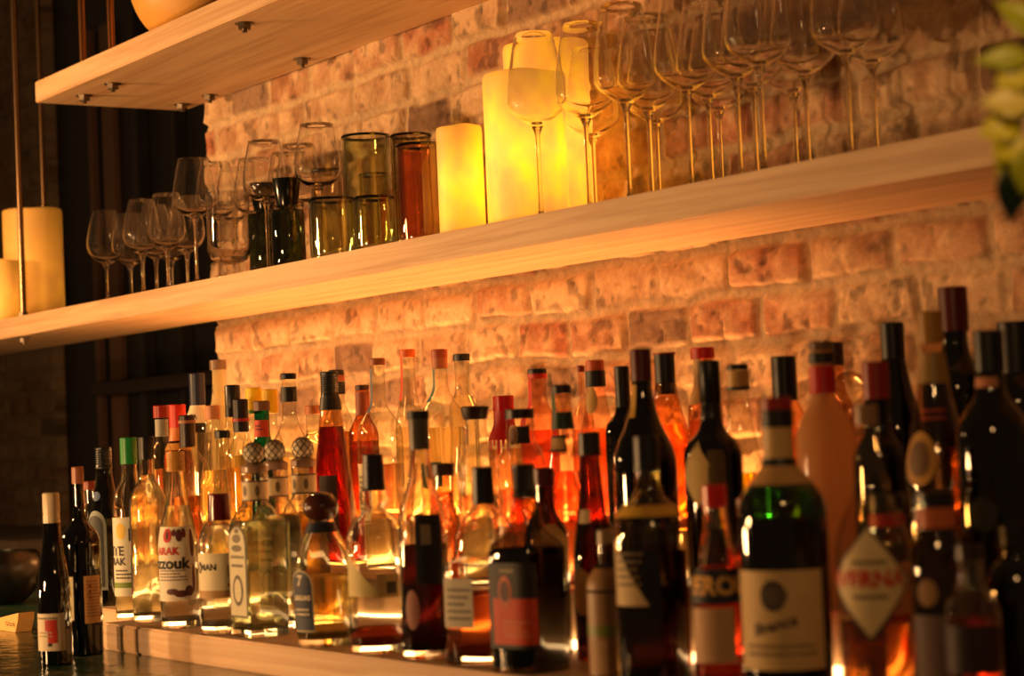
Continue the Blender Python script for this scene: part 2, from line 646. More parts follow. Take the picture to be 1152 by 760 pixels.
class Body:
    def __init__(s, shape, R, rn, Hh, sq=2.0, rot=0.0):
        s.pts = [(z * Hh, rn + (R - rn) * t) for z, t in smooth_profile(SHAPES[shape])]
        s.R, s.rn, s.H, s.sq, s.rot = R, rn, Hh, sq, rot
        s.zs = [p[0] for p in s.pts]
        s.rs = [p[1] for p in s.pts]

    def rad(s, z):
        return float(np.interp(z, s.zs, s.rs))

    def sec(s, th, r):
        if s.sq <= 2.01:
            return 1.0
        k = min(1, max(0, (r - s.rn * 1.15) / max(1e-6, (s.R - s.rn) * .75)))
        n = 2 + (s.sq - 2) * k
        c, q = abs(math.cos(th - s.rot)), abs(math.sin(th - s.rot))
        return 1.0 / (c ** n + q ** n) ** (1 / n)

    def P(s, th, z, off=0.0):
        r = s.rad(z)
        rr = r * s.sec(th, r) + off
        return (rr * math.cos(th), rr * math.sin(th), z)

    def shell(s, name, mat, parent, inset=0.0, ztop=None, zbot=0.0, n=40, top=True, wall=0.0):
        zz = [z for z in s.zs if zbot < z < (ztop if ztop is not None else s.H)]
        zz = [zbot] + zz + [ztop if ztop is not None else s.H]
        vs, fs = [], []
        for z in zz:
            for k in range(n):
                vs.append(s.P(2 * math.pi * k / n, z, -inset))
        for i in range(len(zz) - 1):
            for k in range(n):
                k2 = (k + 1) % n
                fs.append((i * n + k, i * n + k2, (i + 1) * n + k2, (i + 1) * n + k))
        fs.append(tuple(reversed(range(n))))
        if top:
            b = (len(zz) - 1) * n
            fs.append(tuple(b + k for k in range(n)))
        if wall:        # hollow: an inner face a wall's thickness in, with a heavy base
            zi = [z for z in zz if .012 < z < zz[-1] - .004]
            zi = [.010] + zi
            b0 = len(vs)
            for i, z in enumerate(zi):
                for k in range(n):
                    p = s.P(2 * math.pi * k / n, z, -wall - (.006 if i == 0 else 0))
                    vs.append(p)
            for i in range(len(zi) - 1):
                for k in range(n):
                    k2 = (k + 1) % n
                    fs.append((b0 + i * n + k, b0 + (i + 1) * n + k, b0 + (i + 1) * n + k2, b0 + i * n + k2))
            fs.append(tuple(b0 + k for k in range(n)))
            fs.append(tuple(b0 + (len(zi) - 1) * n + k for k in reversed(range(n))))
        me = mesh(name, vs, fs)
        o = link(name, me, mat, parent, True)
        sharp(me, 50)
        return o

    def patch(s, name, mat, parent, th0, wid, lo, hi, off=.0006, nu=16, nv=8):
        """paper stuck on the glass; lo/hi: heights, or functions of u in -1..1"""
        lo_f = lo if callable(lo) else (lambda u: lo)
        hi_f = hi if callable(hi) else (lambda u: hi)
        zm = (lo_f(0) + hi_f(0)) / 2
        r = max(.008, s.rad(zm))
        vs, fs = [], []
        for i in range(nu + 1):
            u = -1 + 2 * i / nu
            th = th0 + u * wid / 2 / r
            a, b = lo_f(u), hi_f(u)
            for j in range(nv + 1):
                vs.append(s.P(th, a + (b - a) * j / nv, off))
        for i in range(nu):
            for j in range(nv):
                a = i * (nv + 1) + j
                fs.append((a, a + nv + 1, a + nv + 2, a + 1))
        return link(name, mesh(name, vs, fs), mat, parent, True)

    def text(s, txt, mat, parent, th0, z, size, off=.0011, rot180=False, tilt=0.0, bold=0.0, name='lettering'):
        cu = bpy.data.curves.new('letters', 'FONT')
        cu.body = txt
        cu.size = size
        cu.align_x = 'CENTER'
        cu.align_y = 'CENTER'
        cu.resolution_u = 3
        cu.offset = bold
        ob = bpy.data.objects.new('letters', cu)
        COL.objects.link(ob)
        dg = bpy.context.evaluated_depsgraph_get()
        me = bpy.data.meshes.new_from_object(ob.evaluated_get(dg))
        bpy.data.objects.remove(ob)
        bpy.data.curves.remove(cu)
        r = max(.008, s.rad(z))
        for v in me.vertices:
            x, y = v.co.x, v.co.y + v.co.x * tilt
            if rot180:
                x, y = -x, -y
            v.co = Vector(s.P(th0 + x / r, z + y, off))
        return link(name, me, mat, parent)


def capmesh(rc, h, style='plain'):
    b = min(.0015, h * .2)
    if style == 'ribbed':
        pts = [(0, rc)]
        n = max(4, int(h / .005))
        for i in range(n):
            z = h * .15 + h * .7 * i / n
            pts += [(z, rc), (z + h * .2 / n, rc - .0007), (z + h * .5 / n, rc - .0007), (z + h * .7 / n, rc)]
        pts += [(h - b, rc), (h, rc - b)]
        return pts
    if style == 'flare':
        return [(0, rc * .82), (h * .1, rc * .86), (h - b, rc), (h, rc - b)]
    if style == 'pull':
        return [(0, rc * 1.08), (h * .9, rc * .98), (h - b, rc), (h, rc - b)]
    if style == 'screw':
        return [(0, rc), (h * .28, rc), (h * .29, rc - .0006), (h * .33, rc - .0006), (h * .34, rc), (h - b * 2, rc), (h - b, rc - b * .3), (h, rc - b * 2)]
    return [(0, rc), (h - b, rc), (h, rc - b)]


ROWS = {'F0': (-.775, 0), 'F1': (-.755, 0), 'F2': (-.66, 0), 'M1': (-.55, 1), 'M2': (-.455, 1), 'K1': (-.315, 2), 'K2': (-.22, 2), 'K3': (-.115, 2)}
CLEAR = (.97, .97, .93)
PLACED = []
BLACK, INK = (.05, .045, .04), (.10, .08, .07)
CREAM, WHITE = (.90, .84, .70), (.93, .90, .84)


def bottle(label, x, y, row, w=None, shape='std', g=CLEAR, lq=None, lv=.55, cap=BLACK, ch=None, cs='plain', rc=None, rn=None,
           sq=2.0, rot=0.0, art=(), name='liquor_bottle', base=None, cat='bottle', edge=None, rough=.35, clear=.25,
           group='liquor bottles on the stepped display', dx=0, cw=None, Y=None, haze=0, wavy=0):
    if row in ROWS:
        Yr, t = ROWS[row]
        zb = TZ[t]
    else:
        Yr, zb = Y, base
    if Y is not None:
        Yr = Y
    p = on_y(x, y, Yr)
    s = ppm(p)
    h = p.z - zb
    R = (w / s / 2) if w else .037
    hc = (ch / s) if ch else .03
    if rn is None:
        rn = min(.0145, R * .5)
    if cw:
        rc = cw / s / 2
        rn = min(rn, rc - .001)
    if rc is None:
        rc = rn + .0015
    PLACED.append((x, row, p.x, Yr, R, h, label))
    o = thing(name, label, cat, (p.x, Yr, zb + .0004), group)
    hg = h - .003
    B = Body(shape, R, rn, hg, sq, math.radians(rot))
    real = row in ('F0', 'F1') and g == CLEAR
    B.shell('glass_body', glass(g, edge, 1.0, wavy, haze, 1.0 if real else 0.0), o, wall=.0016 if real else 0)
    if lq:
        B.shell('drink', liquid(lq, clear), o, inset=.0018, ztop=hg * lv, zbot=.0105 if real else .006)
    if cap:
        if cs == 'ball':
            pass
        else:
            cp = lathe('cap', capmesh(rc, hc, cs), solid(cap, rough, mottle=.08), o, 28)
            cp.location = (0, 0, h - hc)
    front = math.atan2(-1, 0)                      # shop side of the bar
    tocam = math.atan2(CAM.y - Yr, CAM.x - p.x)

    def ang(a):
        # 0 = straight at the bar front, 1 = turned towards the room's far right
        return front + (tocam - front) * a
    for e in art:
        k = e[0]
        if k == 'rect':          # a, width, z0, z1 (fractions of h), colour
            B.patch(e[6] if len(e) > 6 else 'label', solid(e[5], .6), o, ang(e[1]), e[2], e[3] * h, e[4] * h)
        elif k == 'rect2':
            B.patch(e[6] if len(e) > 6 else 'emblem', solid(e[5], .6), o, ang(e[1]), e[2], e[3] * h, e[4] * h, off=.0009)
        elif k == 'wrap':        # z0, z1, colour: band all round
            z0, z1 = e[1] * h, e[2] * h
            me_o = []
            zz = np.linspace(z0, z1, 6)
            vs, fs = [], []
            n = 36
            for z in zz:
                for q in range(n):
                    vs.append(B.P(2 * math.pi * q / n, z, .0007 if len(e) < 5 else e[4]))
            for i in range(len(zz) - 1):
                for q in range(n):
                    q2 = (q + 1) % n
                    fs.append((i * n + q, i * n + q2, (i + 1) * n + q2, (i + 1) * n + q))
            link(e[5] if len(e) > 5 else 'collar', mesh('collar', vs, fs), solid(e[3], .45), o, True)
        elif k == 'oval':
            zc, hh = (e[3] + e[4]) / 2 * h, (e[4] - e[3]) / 2 * h
            B.patch(e[6] if len(e) > 6 else 'label', solid(e[5], .6), o, ang(e[1]), e[2],
                    lambda u: zc - hh * math.sqrt(max(0, 1 - u * u)), lambda u: zc + hh * math.sqrt(max(0, 1 - u * u)),
                    off=.0006 if len(e) < 8 else e[7])
        elif k == 'arch':
            z0, z1 = e[3] * h, e[4] * h
            q = e[2] / 2
            B.patch(e[6] if len(e) > 6 else 'label', solid(e[5], .6), o, ang(e[1]), e[2],
                    z0, lambda u: z1 - q * (1 - math.sqrt(max(0, 1 - u * u))), off=.0006 if len(e) < 8 else e[7])
        elif k == 'diamond':
            zc, hh = (e[3] + e[4]) / 2 * h, (e[4] - e[3]) / 2 * h
            B.patch('label', solid(e[5], .6), o, ang(e[1]), e[2], lambda u: zc - hh * (1 - abs(u)), lambda u: zc + hh * (1 - abs(u)),
                    off=.0006 if len(e) < 7 else e[6])
        elif k == 'tri':         # pointed label rising to one side
            z0, z1 = e[3] * h, e[4] * h
            B.patch('label', solid(e[5], .6), o, ang(e[1]), e[2], z0, lambda u: z0 + (z1 - z0) * (1 - (u + 1) / 2) + .001)
        elif k == 'text':        # a, z, size, colour, string
            B.text(e[5], solid(e[4], .6), o, ang(e[1]), e[2] * h, e[3], bold=e[6] if len(e) > 6 else 0.0, tilt=e[7] if len(e) > 7 else 0)
        elif k == 'lines':       # a, width, z0, z1, n, colour : rows of fine print
            bm_v, bm_f = [], []
            r = max(.008, B.rad((e[3] + e[4]) / 2 * h))
            rr = random.Random(int(x * 7 + y))
            for i in range(e[5]):
                z = (e[3] + (e[4] - e[3]) * (i + .5) / e[5]) * h
                u = -e[2] / 2
                end = e[2] / 2 * (1 - .5 * rr.random() * (i % 3 == 2))
                while u < end:
                    l = .0015 + .003 * rr.random()
                    b0 = len(bm_v)
                    th = (e[3] and (e[4] - e[3]) * h / e[5] * .22)
                    for (uu, zz) in ((u, z - th), (u + l, z - th), (u + l, z + th), (u, z + th)):
                        bm_v.append(B.P(ang(e[1]) + uu / r, zz, .0010))
                    bm_f.append((b0, b0 + 1, b0 + 2, b0 + 3))
                    u += l + .0012
            link('fine_print', mesh('fine_print', bm_v, bm_f), solid(e[6], .6), o)
        elif k == 'collar':      # z0, z1, radius factor, colour : solid ring on the neck
            z0, z1 = e[1] * h, e[2] * h
            cc = lathe('collar', [(z0, B.rad(z0) * e[3]), (z1, B.rad(z1) * e[3])], solid(e[4], .35), o, 28)
    o['_h'] = h
    del o['_h']
    return o, B, h, s

# ---------------- front row, left to right
GLD = (.72, .50, .22)
PALE = (.95, .88, .62)
AMB = (.90, .55, .22)
DARKRED = (.45, .08, .05)

# two wine bottles on the tiles, in front of the display
bottle('dark wine bottle with white screw cap and red-marked label, standing on the tiles', 57, 554, 'C', 37, 'burg', (.05, .06, .03),
       None, cap=(.86, .78, .64), ch=34, cs='screw', cw=19, rn=.0125, base=CZ, Y=-.96, name='wine_bottle', group='wine bottles on the tiled counter',
       art=[('rect', .5, .060, .085, .30, (.80, .74, .62)), ('rect2', .78, .018, .20, .265, (.70, .16, .10)), ('rect2', .86, .014, .13, .20, (.72, .17, .10)),
            ('rect2', .72, .006, .11, .13, INK), ('lines', .5, .034, .262, .285, 1, (.35, .32, .28)), ('lines', .40, .020, .16, .20, 2, (.66, .55, .42))])
bottle('dark wine bottle with pink-brown top and two cream labels, standing on the tiles', 87, 525, 'C', 45, 'wine', (.05, .05, .03),
       None, cap=(.66, .40, .28), ch=19, cw=13.5, rn=.012, base=CZ, Y=-.875, name='wine_bottle', group='wine bottles on the tiled counter',
       art=[('rect', .26, .030, .19, .42, (.82, .77, .58)), ('rect', 1.5, .030, .17, .42, (.83, .62, .38)), ('lines', 1.5, .022, .20, .40, 12, (.55, .36, .2)),
            ('rect2', 1.35, .004, .36, .375, (.7, .2, .1)), ('rect2', 1.35, .004, .33, .345, (.7, .2, .1)), ('rect2', 1.35, .004, .30, .315, (.7, .2, .1)),
            ('text', .2, .31, .012, INK, 'A')])

bottle('clear bottle with bright green cap and white citrus label', 144, 492, 'F1', 40, 'std', CLEAR, (.98, .98, .86), .5,
       cap=(.10, .55, .22), ch=30, cw=19,
       art=[('rect', .08, .080, .13, .56, (.88, .86, .76)), ('oval', .46, .018, .44, .53, (.92, .76, .25), 'emblem', .0009), ('text', -.10, .375, .021, INK, 'ELITE', .0005),
            ('text', .06, .318, .0165, INK, 'ARAK', .0004), ('rect2', .08, .080, .175, .205, (.45, .55, .15)), ('rect2', .98, .008, .43, .50, INK), ('lines', .5, .03, .22, .28, 3, INK)])
bottle('clear bottle with square black cap and pale straw liquor, narrow dark side label', 164, 491, 'F1', 42, 'std', CLEAR, (.99, .98, .86), .80,
       cap=BLACK, ch=26, cw=18,
       art=[('rect', -.30, .022, .15, .66, (.17, .13, .16)), ('rect2', -.28, .014, .36, .44, (.75, .65, .5)), ('rect2', -.3, .018, .15, .18, (.6, .2, .12))])
bottle('clear arak bottle with gold cap and large white label with red lettering', 197, 508, 'F0', 44, 'slope', CLEAR, (.995, .98, .93), .70,
       cap=(.80, .58, .25), ch=22, cw=21, cs='ribbed',
       art=[('rect', .35, .100, .155, .575, (.91, .87, .78)), ('oval', .46, .015, .485, .565, (.78, .10, .06), 'emblem', .0009), ('oval', .46, .004, .50, .55, (.15, .06, .05), 'emblem', .0012),
            ('text', .42, .435, .0155, (.75, .08, .05), 'ARAK', .0006), ('text', .26, .365, .024, INK, 'Razzouk', .0008), ('lines', .60, .044, .265, .335, 4, (.4, .33, .28)),
            ('oval', 1.02, .010, .49, .56, (.36, .15, .16), 'ornament', .0009), ('oval', 1.25, .007, .51, .565, (.42, .17, .14), 'ornament', .0009), ('oval', .78, .006, .52, .56, (.40, .15, .14), 'ornament', .0009),
            ('oval', 1.62, .008, .40, .56, (.42, .16, .13), 'ornament', .0009), ('oval', 1.66, .006, .20, .36, (.42, .16, .13), 'ornament', .0009),
            ('oval', .65, .020, .19, .225, (.36, .15, .16), 'ornament', .0009), ('oval', 1.05, .022, .175, .215, (.36, .15, .16), 'ornament', .0009), ('oval', 1.42, .014, .18, .24, (.36, .15, .16), 'ornament', .0009)])
bottle('short round-shouldered gin bottle with dark red cap and cream label', 246, 555, 'F0', 50, 'gin', CLEAR, (.995, .98, .94), .78,
       cap=(.34, .05, .06), ch=30, cw=25, cs='pull', rough=.2,
       art=[('rect', .62, .078, .255, .575, (.93, .88, .72)), ('text', .43, .475, .0125, INK, 'MAN', .0004), ('rect2', -.03, .0060, .435, .515, INK),
            ('rect2', 1.40, .013, .40, .49, (.62, .50, .40)), ('rect2', 1.40, .013, .335, .36, (.62, .18, .12)), ('lines', 1.40, .011, .365, .395, 2, INK), ('text', -.03, .475, .0095, CREAM, 'B', .0003), ('text', -.24, .475, .0125, INK, 'N', .0004),
            ('rect2', .62, .078, .255, .31, (.74, .58, .36), 'band')])


def net_ball(o, h, R, zc):
    """cork ball wrapped in dark netting"""
    pts = [(zc + R * math.sin(t), R * math.cos(t)) for t in np.linspace(-1.25, 1.57, 12)]
    pts[-1] = (zc + R, .0006)
    c = lathe('stopper', pts, solid((.86, .80, .68), .7), o, 24)
    bm = bmesh.new()
    for sgn in (1, -1):
        for k in range(9):
            prev = None
            for i in range(15):
                t = -1.1 + 2.55 * i / 14
                a = 2 * math.pi * k / 9 + sgn * t * .9
                q = Vector((R * 1.015 * math.cos(t) * math.cos(a), R * 1.015 * math.cos(t) * math.sin(a), zc + R * 1.015 * math.sin(t)))
                if prev is not None:
                    d = (q - prev)
                    g = bmesh.ops.create_cone(bm, segments=5, radius1=R * .036, radius2=R * .036, depth=d.length * 1.1)
                    M = Matrix.Translation((q + prev) / 2) @ d.to_track_quat('Z', 'Y').to_matrix().to_4x4()
                    bmesh.ops.transform(bm, verts=g['verts'], matrix=M)
                prev = q
    frombm('netting', bm, solid((.07, .06, .06), .6), c)
    return c


def tequila(label, x, y, Y, w, lq, lv, g=CLEAR):
    zb = TZ[0]
    p = on_y(x, y, Y)
    s = ppm(p)
    h = p.z - zb
    br = 12.3 / s
    art = [('wrap', .70, .80, (.82, .74, .56), .0008), ('oval', .2, .007, .722, .778, (.45, .38, .28), 'emblem', .0012), ('oval', 1.15, .007, .722, .778, (.45, .38, .28), 'emblem', .0012),
           ('wrap', .795, .803, (.35, .28, .2), .0011, 'band'), ('wrap', .697, .705, (.35, .28, .2), .0011, 'band'),
           ('arch', 0, .047, .10, .575, (.30, .28, .22)), ('arch', 0, .042, .11, .565, (.80, .77, .64), 'label_face', .0009),
           ('oval', 0, .030, .16, .32, (.32, .29, .23), 'emblem', .0012), ('oval', 0, .021, .18, .30, (.80, .77, .64), 'emblem', .0014),
           ('lines', 0, .032, .35, .385, 1, (.2, .18, .15)), ('lines', 0, .034, .395, .43, 1, (.3, .27, .22)), ('oval', 0, .030, .44, .475, (.42, .38, .30), 'emblem', .0012), ('oval', .0, .024, .485, .53, (.45, .41, .33), 'emblem', .0012), ('oval', 0, .014, .535, .56, (.45, .41, .33), 'emblem', .0012)]
    o, B, hh, s2 = bottle(label, x, y, 'F0', w, 'tq', g, lq, lv, cap=None, sq=12.0, rn=.0185, art=art, Y=Y, base=zb, wavy=60)
    net_ball(o, hh, br, hh - br)
    lathe('neck_ring', [(hh * .84, .017), (hh * .845, .0195), (hh * .875, .0195), (hh * .885, .016), (hh - 2 * br + .002, .013)], solid((.62, .50, .40), .25), o, 28)
    return o


SHAPES['tq'] = [(0, .95), (.012, 1), (.50, 1), (.56, .95), (.61, .72), (.66, .36), (.69, .12), (.71, 0), (.86, 0), (.87, -.3), (.90, -.5), (.91, -.9)]
tequila('square clear tequila bottle with netted ball stopper and tall arched label, front of three', 285, 498, -.765, 50, (.975, .97, .80), .60)
tequila('square clear tequila bottle with netted ball stopper, second of three, behind the front one', 308, 495, -.690, 43, (.975, .97, .84), .60)
tequila('square tequila bottle of amber liquor with netted ball stopper, right of three', 340, 492, -.630, 43, (.96, .76, .40), .60)

o, B, h, s = bottle('squat conical bottle of golden liquor with big brown ball stopper and blue label', 360, 553, 'F0', 70, 'cone', CLEAR, (.985, .90, .62), .46,
                    cap=None, rn=.0165, clear=.3,
                    art=[('wrap', .735, .80, (.13, .15, .22), .0008), ('arch', .22, .040, .10, .50, (.75, .70, .55), 'label_border', .0006), ('arch', .22, .036, .11, .49, (.10, .15, .24), 'label', .0009),
                         ('text', .20, .43, .020, CREAM, '7', .0006), ('text', .24, .32, .0085, CREAM, 'LEGUAS', .0004), ('lines', .22, .024, .2, .26, 2, CREAM), ('rect2', .24, .034, .11, .19, (.25, .32, .38))])
rb = 20.5 / s
pts = [(h - rb * .84 + rb * .84 * math.sin(t), rb * math.cos(t)) for t in np.linspace(-1.45, 1.57, 16)]
pts[-1] = (h, .0006)
lathe('ball_stopper', pts, solid((.30, .14, .08), .25), o, 32)

o, B, h, s = bottle('clear bottle with black cap, bulb neck and a last finger of amber', 419, 511, 'F0', 68, 'bulb', CLEAR, (.90, .50, .24), .11,
                    cap=BLACK, ch=41, cw=24, cs='pull', rn=.0125,
                    art=[('tri', .45, .052, .29, .52, (.86, .78, .50)), ('rect', 1.35, .03, .28, .40, (.84, .70, .42)), ('rect2', 1.45, .014, .30, .36, (.30, .22, .15))])
bottle('tall straight bottle of dark red liqueur with grey capsule and black side label', 470, 462, 'F0', 56, 'long', CLEAR, (.30, .07, .06), .46,
       cap=(.36, .33, .26), ch=44, cw=23, rn=.0115, art=[('wrap', .965, .998, BLACK, .0025, 'cap_top'), ('rect', 1.25, .036, .30, .58, (.07, .06, .06)),
            ('rect2', 1.1, .012, .46, .54, (.62, .55, .42)), ('oval', .45, .02, .12, .28, (.62, .40, .32))])
bottle('squat square decanter of amber whisky with black cap and grey label', 542, 525, 'F1', 84, 'squat', CLEAR, (.90, .52, .25), .36,
       cap=BLACK, ch=42, cw=24, cs='pull', rn=.0125, sq=3.6, rot=18, art=[('rect', .12, .045, .19, .44, (.68, .64, .54)), ('lines', .12, .03, .22, .40, 5, (.4, .36, .3))])
bottle('dark square-shouldered whisky bottle with black and orange label', 588, 522, 'F0', 74, 'whisky', (.80, .72, .55), (.12, .05, .025), .60,
       cap=(.09, .10, .09), ch=38, cw=26, cs='ribbed', rn=.013, sq=4.0, rot=12, edge=(.3, .2, .1), clear=.6,
       art=[('rect', .36, .064, .12, .53, (.13, .11, .09)), ('rect2', .48, .056, .14, .36, (.82, .27, .10)), ('oval', .22, .020, .32, .47, (.80, .42, .28), 'emblem', .0012),
            ('oval', .22, .014, .345, .445, (.30, .12, .08), 'emblem', .0015), ('lines', .30, .020, .475, .51, 1, (.75, .68, .5)), ('lines', .5, .03, .17, .26, 4, (.9, .55, .35))])
bottle('slim beige bottle with a green band around its label', 682, 596, 'F1', 50, 'std', (.90, .84, .70), (.75, .60, .40), .5,
       cap=(.60, .50, .36), ch=16, cw=22, rn=.014, art=[('wrap', .02, .58, (.62, .47, .30), .0007, 'label'), ('wrap', .29, .36, (.47, .50, .13), .0010, 'band'),
            ('wrap', .60, .74, (.66, .50, .32), .0007, 'neck_label'), ('rect2', .4, .02, .04, .26, (.70, .56, .38))])
bottle('large bottle of near-black liqueur with teal-black cap and slanting cream label', 726, 490, 'F0', 84, 'std', (.97, .92, .74), (.12, .035, .04), .54,
       cap=(.06, .085, .08), ch=40, cw=28, cs='plain', rn=.0135, edge=(.45, .32, .12), clear=.6,
       art=[('tri', .28, .044, .33, .60, (.84, .72, .50)), ('lines', .24, .03, .40, .55, 5, (.5, .4, .25)), ('wrap', .68, .72, (.88, .70, .25), .0007)])
bottle('red aperitif bottle with dark blue slanted band and orange lettering', 803, 545, 'F0', 62, 'slope', CLEAR, (.98, .40, .22), .62,
       cap=(.85, .16, .10), ch=26, cw=28, rn=.0135, rough=.25, clear=.6,
       art=[('rect', .62, .050, .16, .42, (.84, .66, .48)), ('rect', .66, .070, .44, .60, (.10, .10, .15)), ('text', .35, .52, .025, (.96, .72, .35), 'APEROL', .0009)])
bottle('bottle of bright red bitter aperitif glowing between its darker neighbours', 838, 560, 'F2', 44, 'std', CLEAR, (.98, .30, .16), .75,
       cap=(.55, .30, .14), ch=20, cw=20, rn=.0125, clear=.65)
bottle('big dark green amaro bottle with cream label and red-topped cream neck band', 873, 447, 'F0', 100, 'std', (.25, .50, .26), (.02, .03, .02), .6,
       cap=(.60, .12, .08), ch=14, cw=36, rn=.0150, edge=(.02, .05, .02),
       art=[('wrap', .90, .955, (.08, .06, .05), .0010), ('wrap', .80, .90, (.84, .68, .42), .0008, 'neck_label'), ('wrap', .775, .80, (.07, .12, .07), .0010, 'band'), ('wrap', .715, .775, (.80, .62, .38), .0008, 'neck_label'),
            ('rect', .72, .100, .12, .44, (.88, .74, .50)), ('oval', .66, .026, .31, .41, (.30, .25, .20), 'emblem', .0010), ('oval', .78, .02, .33, .39, (.40, .33, .25), 'emblem', .0012),
            ('text', .68, .265, .016, (.25, .18, .14), 'Branca', .0004, .25), ('lines', .75, .07, .16, .21, 2, (.5, .4, .28))])
bottle('clear amaro bottle with yellow diamond label and red lettering', 974, 455, 'F0', 84, 'long', (.98, .93, .82), (.90, .62, .35), .30,
       cap=(.55, .42, .28), ch=24, cw=26, rn=.0135,
       art=[('diamond', .80, .088, .24, .62, (.30, .22, .18)), ('diamond', .80, .080, .255, .605, (.90, .80, .58), .0009), ('text', .62, .44, .0205, (.80, .14, .08), 'AVERNA', .0009), ('lines', .80, .03, .48, .51, 1, INK), ('lines', .80, .03, .37, .40, 1, INK)])
bottle('bottle with black cap over red collar and pale pink label, behind the diamond label', 996, 556, 'F2', 58, 'gin', (.95, .80, .70), (.80, .35, .22), .5,
       cap=BLACK, ch=18, cw=40, rn=.0170, art=[('wrap', .84, .90, (.75, .16, .10), .0010), ('rect', .9, .062, .40, .66, (.88, .62, .50)), ('rect', .9, .062, .28, .37, (.14, .10, .09)), ('rect', .9, .062, .05, .26, (.88, .66, .50)), ('oval', .85, .02, .10, .2, INK, 'emblem', .001)])
bottle('smoky grey bottle with wide black lid and copper collar at right', 1052, 553, 'F1', 64, 'gin', (.72, .66, .58), (.55, .45, .38), .5,
       cap=BLACK, ch=14, cw=44, rn=.0180, art=[('wrap', .84, .93, (.75, .38, .20), .0010), ('oval', .4, .02, .5, .62, (.62, .46, .28)), ('rect', .7, .056, .05, .46, (.45, .36, .32))])
bottle('bottle of red liquor with a dark label band, last in the front row', 1090, 612, 'F0', 62, 'std', CLEAR, (.95, .32, .18), .6,
       cap=(.16, .10, .08), ch=18, cw=30, rn=.0150, art=[('rect', .75, .066, .30, .56, (.16, .05, .04))])

# ---------------- second row on the first step
bottle('dark blue-tinted bottle with black cap and grey arched label, behind the wine bottles', 116, 503, 'F2', 40, 'slope', (.45, .47, .42), (.30, .32, .30), .5,
       cap=(.08, .085, .09), ch=24, cw=19, cs='ribbed', edge=(.1, .1, .09),
       art=[('arch', .35, .050, .10, .60, (.52, .55, .52)), ('arch', .35, .040, .12, .57, (.20, .22, .22), 'label_face', .0009), ('oval', .3, .018, .66, .72, (.20, .30, .45))])
bottle('small clear bottle with reddish cap half hidden behind the cork-topped wine bottle', 101, 541, 'F2', 30, 'std', CLEAR, (.8, .5, .3), .5, cap=(.55, .22, .14), ch=10, cw=17)
bottle('clear flared bottle with flat black cap, behind the gin bottle', 250, 484, 'F2', 46, 'burg', CLEAR, (.99, .98, .93), .42, cap=BLACK, ch=9, cw=18, rn=.0105)
bottle('clear bottle with maroon-black cap and orange drink, behind the gold cap', 210, 467, 'M1', 45, 'std', CLEAR, (.96, .72, .46), .46,
       cap=(.14, .06, .06), ch=36, cw=18, art=[('wrap', .945, .965, (.62, .38, .22), .0025, 'band')], Y=-.56)
bottle('small pink bottle with brown lid in the second row', 498, 521, 'F2', 36, 'std', (.98, .88, .80), (.95, .70, .56), .85, cap=(.24, .12, .08), ch=14, cw=26, rn=.014)
bottle('dark amber bottle with tapering neck and small white neck tag', 662, 486, 'F2', 48, 'burg', (.55, .30, .14), (.40, .16, .06), .6,
       cap=(.12, .085, .05), ch=26, cw=25, rn=.0120, edge=(.15, .07, .03), art=[('rect', .45, .014, .60, .66, (.80, .70, .52)), ('oval', .3, .03, .2, .4, (.8, .6, .35))])
bottle('dark wine-red bottle with oval cream label, behind the black and orange label', 611, 526, 'F2', 50, 'std', (.45, .12, .08), (.35, .06, .04), .7,
       cap=(.32, .06, .05), ch=20, cw=24, edge=(.15, .03, .02), art=[('oval', 1.25, .050, .35, .70, (.86, .68, .38)), ('text', 1.3, .54, .018, INK, 'ERS', .0005)])

# ---------------- middle step
bottle('clear bottle with red cap and silver collar in the left cluster', 181, 456, 'M1', 26, 'std', CLEAR, (.97, .90, .70), .6, cap=(.62, .13, .08), ch=14, cw=18, art=[('wrap', .80, .91, (.60, .58, .52), .0016)])
bottle('bottle with tall bright red capsule over a gold band', 199, 455, 'M2', 34, 'std', (.95, .75, .5), (.96, .80, .55), .7, cap=(.80, .14, .07), ch=26, cw=19, art=[('wrap', .76, .85, (.80, .45, .18), .0015), ('wrap', .70, .745, (.75, .52, .2), .0015, 'band')])
bottle('bottle with dark blue printed capsule and white neck label', 221, 420, 'K1', 30, 'std', CLEAR, (.95, .92, .8), .6, cap=(.07, .11, .22), ch=36, cw=18,
       art=[('wrap', .955, .975, (.70, .45, .22), .0024, 'band'), ('wrap', .66, .80, (.86, .80, .68), .0010), ('text', .6, .70, .014, INK, 'EA', .0005), ('lines', .5, .014, .89, .93, 2, CREAM), ('oval', .5, .009, .85, .875, (.75, .66, .55), 'emblem', .0025)])
bottle('clear bottle with short peach-coloured cap beside the white neck label', 239, 456, 'M1', 34, 'slope', CLEAR, (.96, .90, .72), .6, cap=(.80, .52, .34), ch=16, cw=17)
bottle('tall frosted white bottle with grey-brown cap, tallest at left', 245, 405, 'K2', 34, 'long', (.90, .86, .70), (.9, .85, .7), .6, cap=(.46, .36, .28), ch=11, cw=19, haze=.55, rn=.0125,
       art=[('text', -.1, .80, .012, INK, 'III', .0003)])
bottle('bottle with tall black capsule left of the yellow cap', 261, 433, 'M2', 34, 'std', CLEAR, (.96, .90, .7), .6, cap=(.07, .06, .06), ch=36, cw=17.5, cs='screw')
bottle('bottle with black capsule edged by a red stripe', 270, 449, 'M1', 36, 'std', CLEAR, (.95, .88, .66), .6, cap=(.08, .06, .06), ch=37, cw=17.5, art=[('wrap', .865, .885, (.65, .14, .08), .0026, 'band')])
bottle('bottle with plain bright yellow capsule', 285, 436, 'M2', 30, 'std', CLEAR, (.96, .85, .5), .6, cap=(.93, .78, .06), ch=25, cw=18.5, art=[('wrap', .85, .87, (.2, .5, .12), .0024, 'band')])
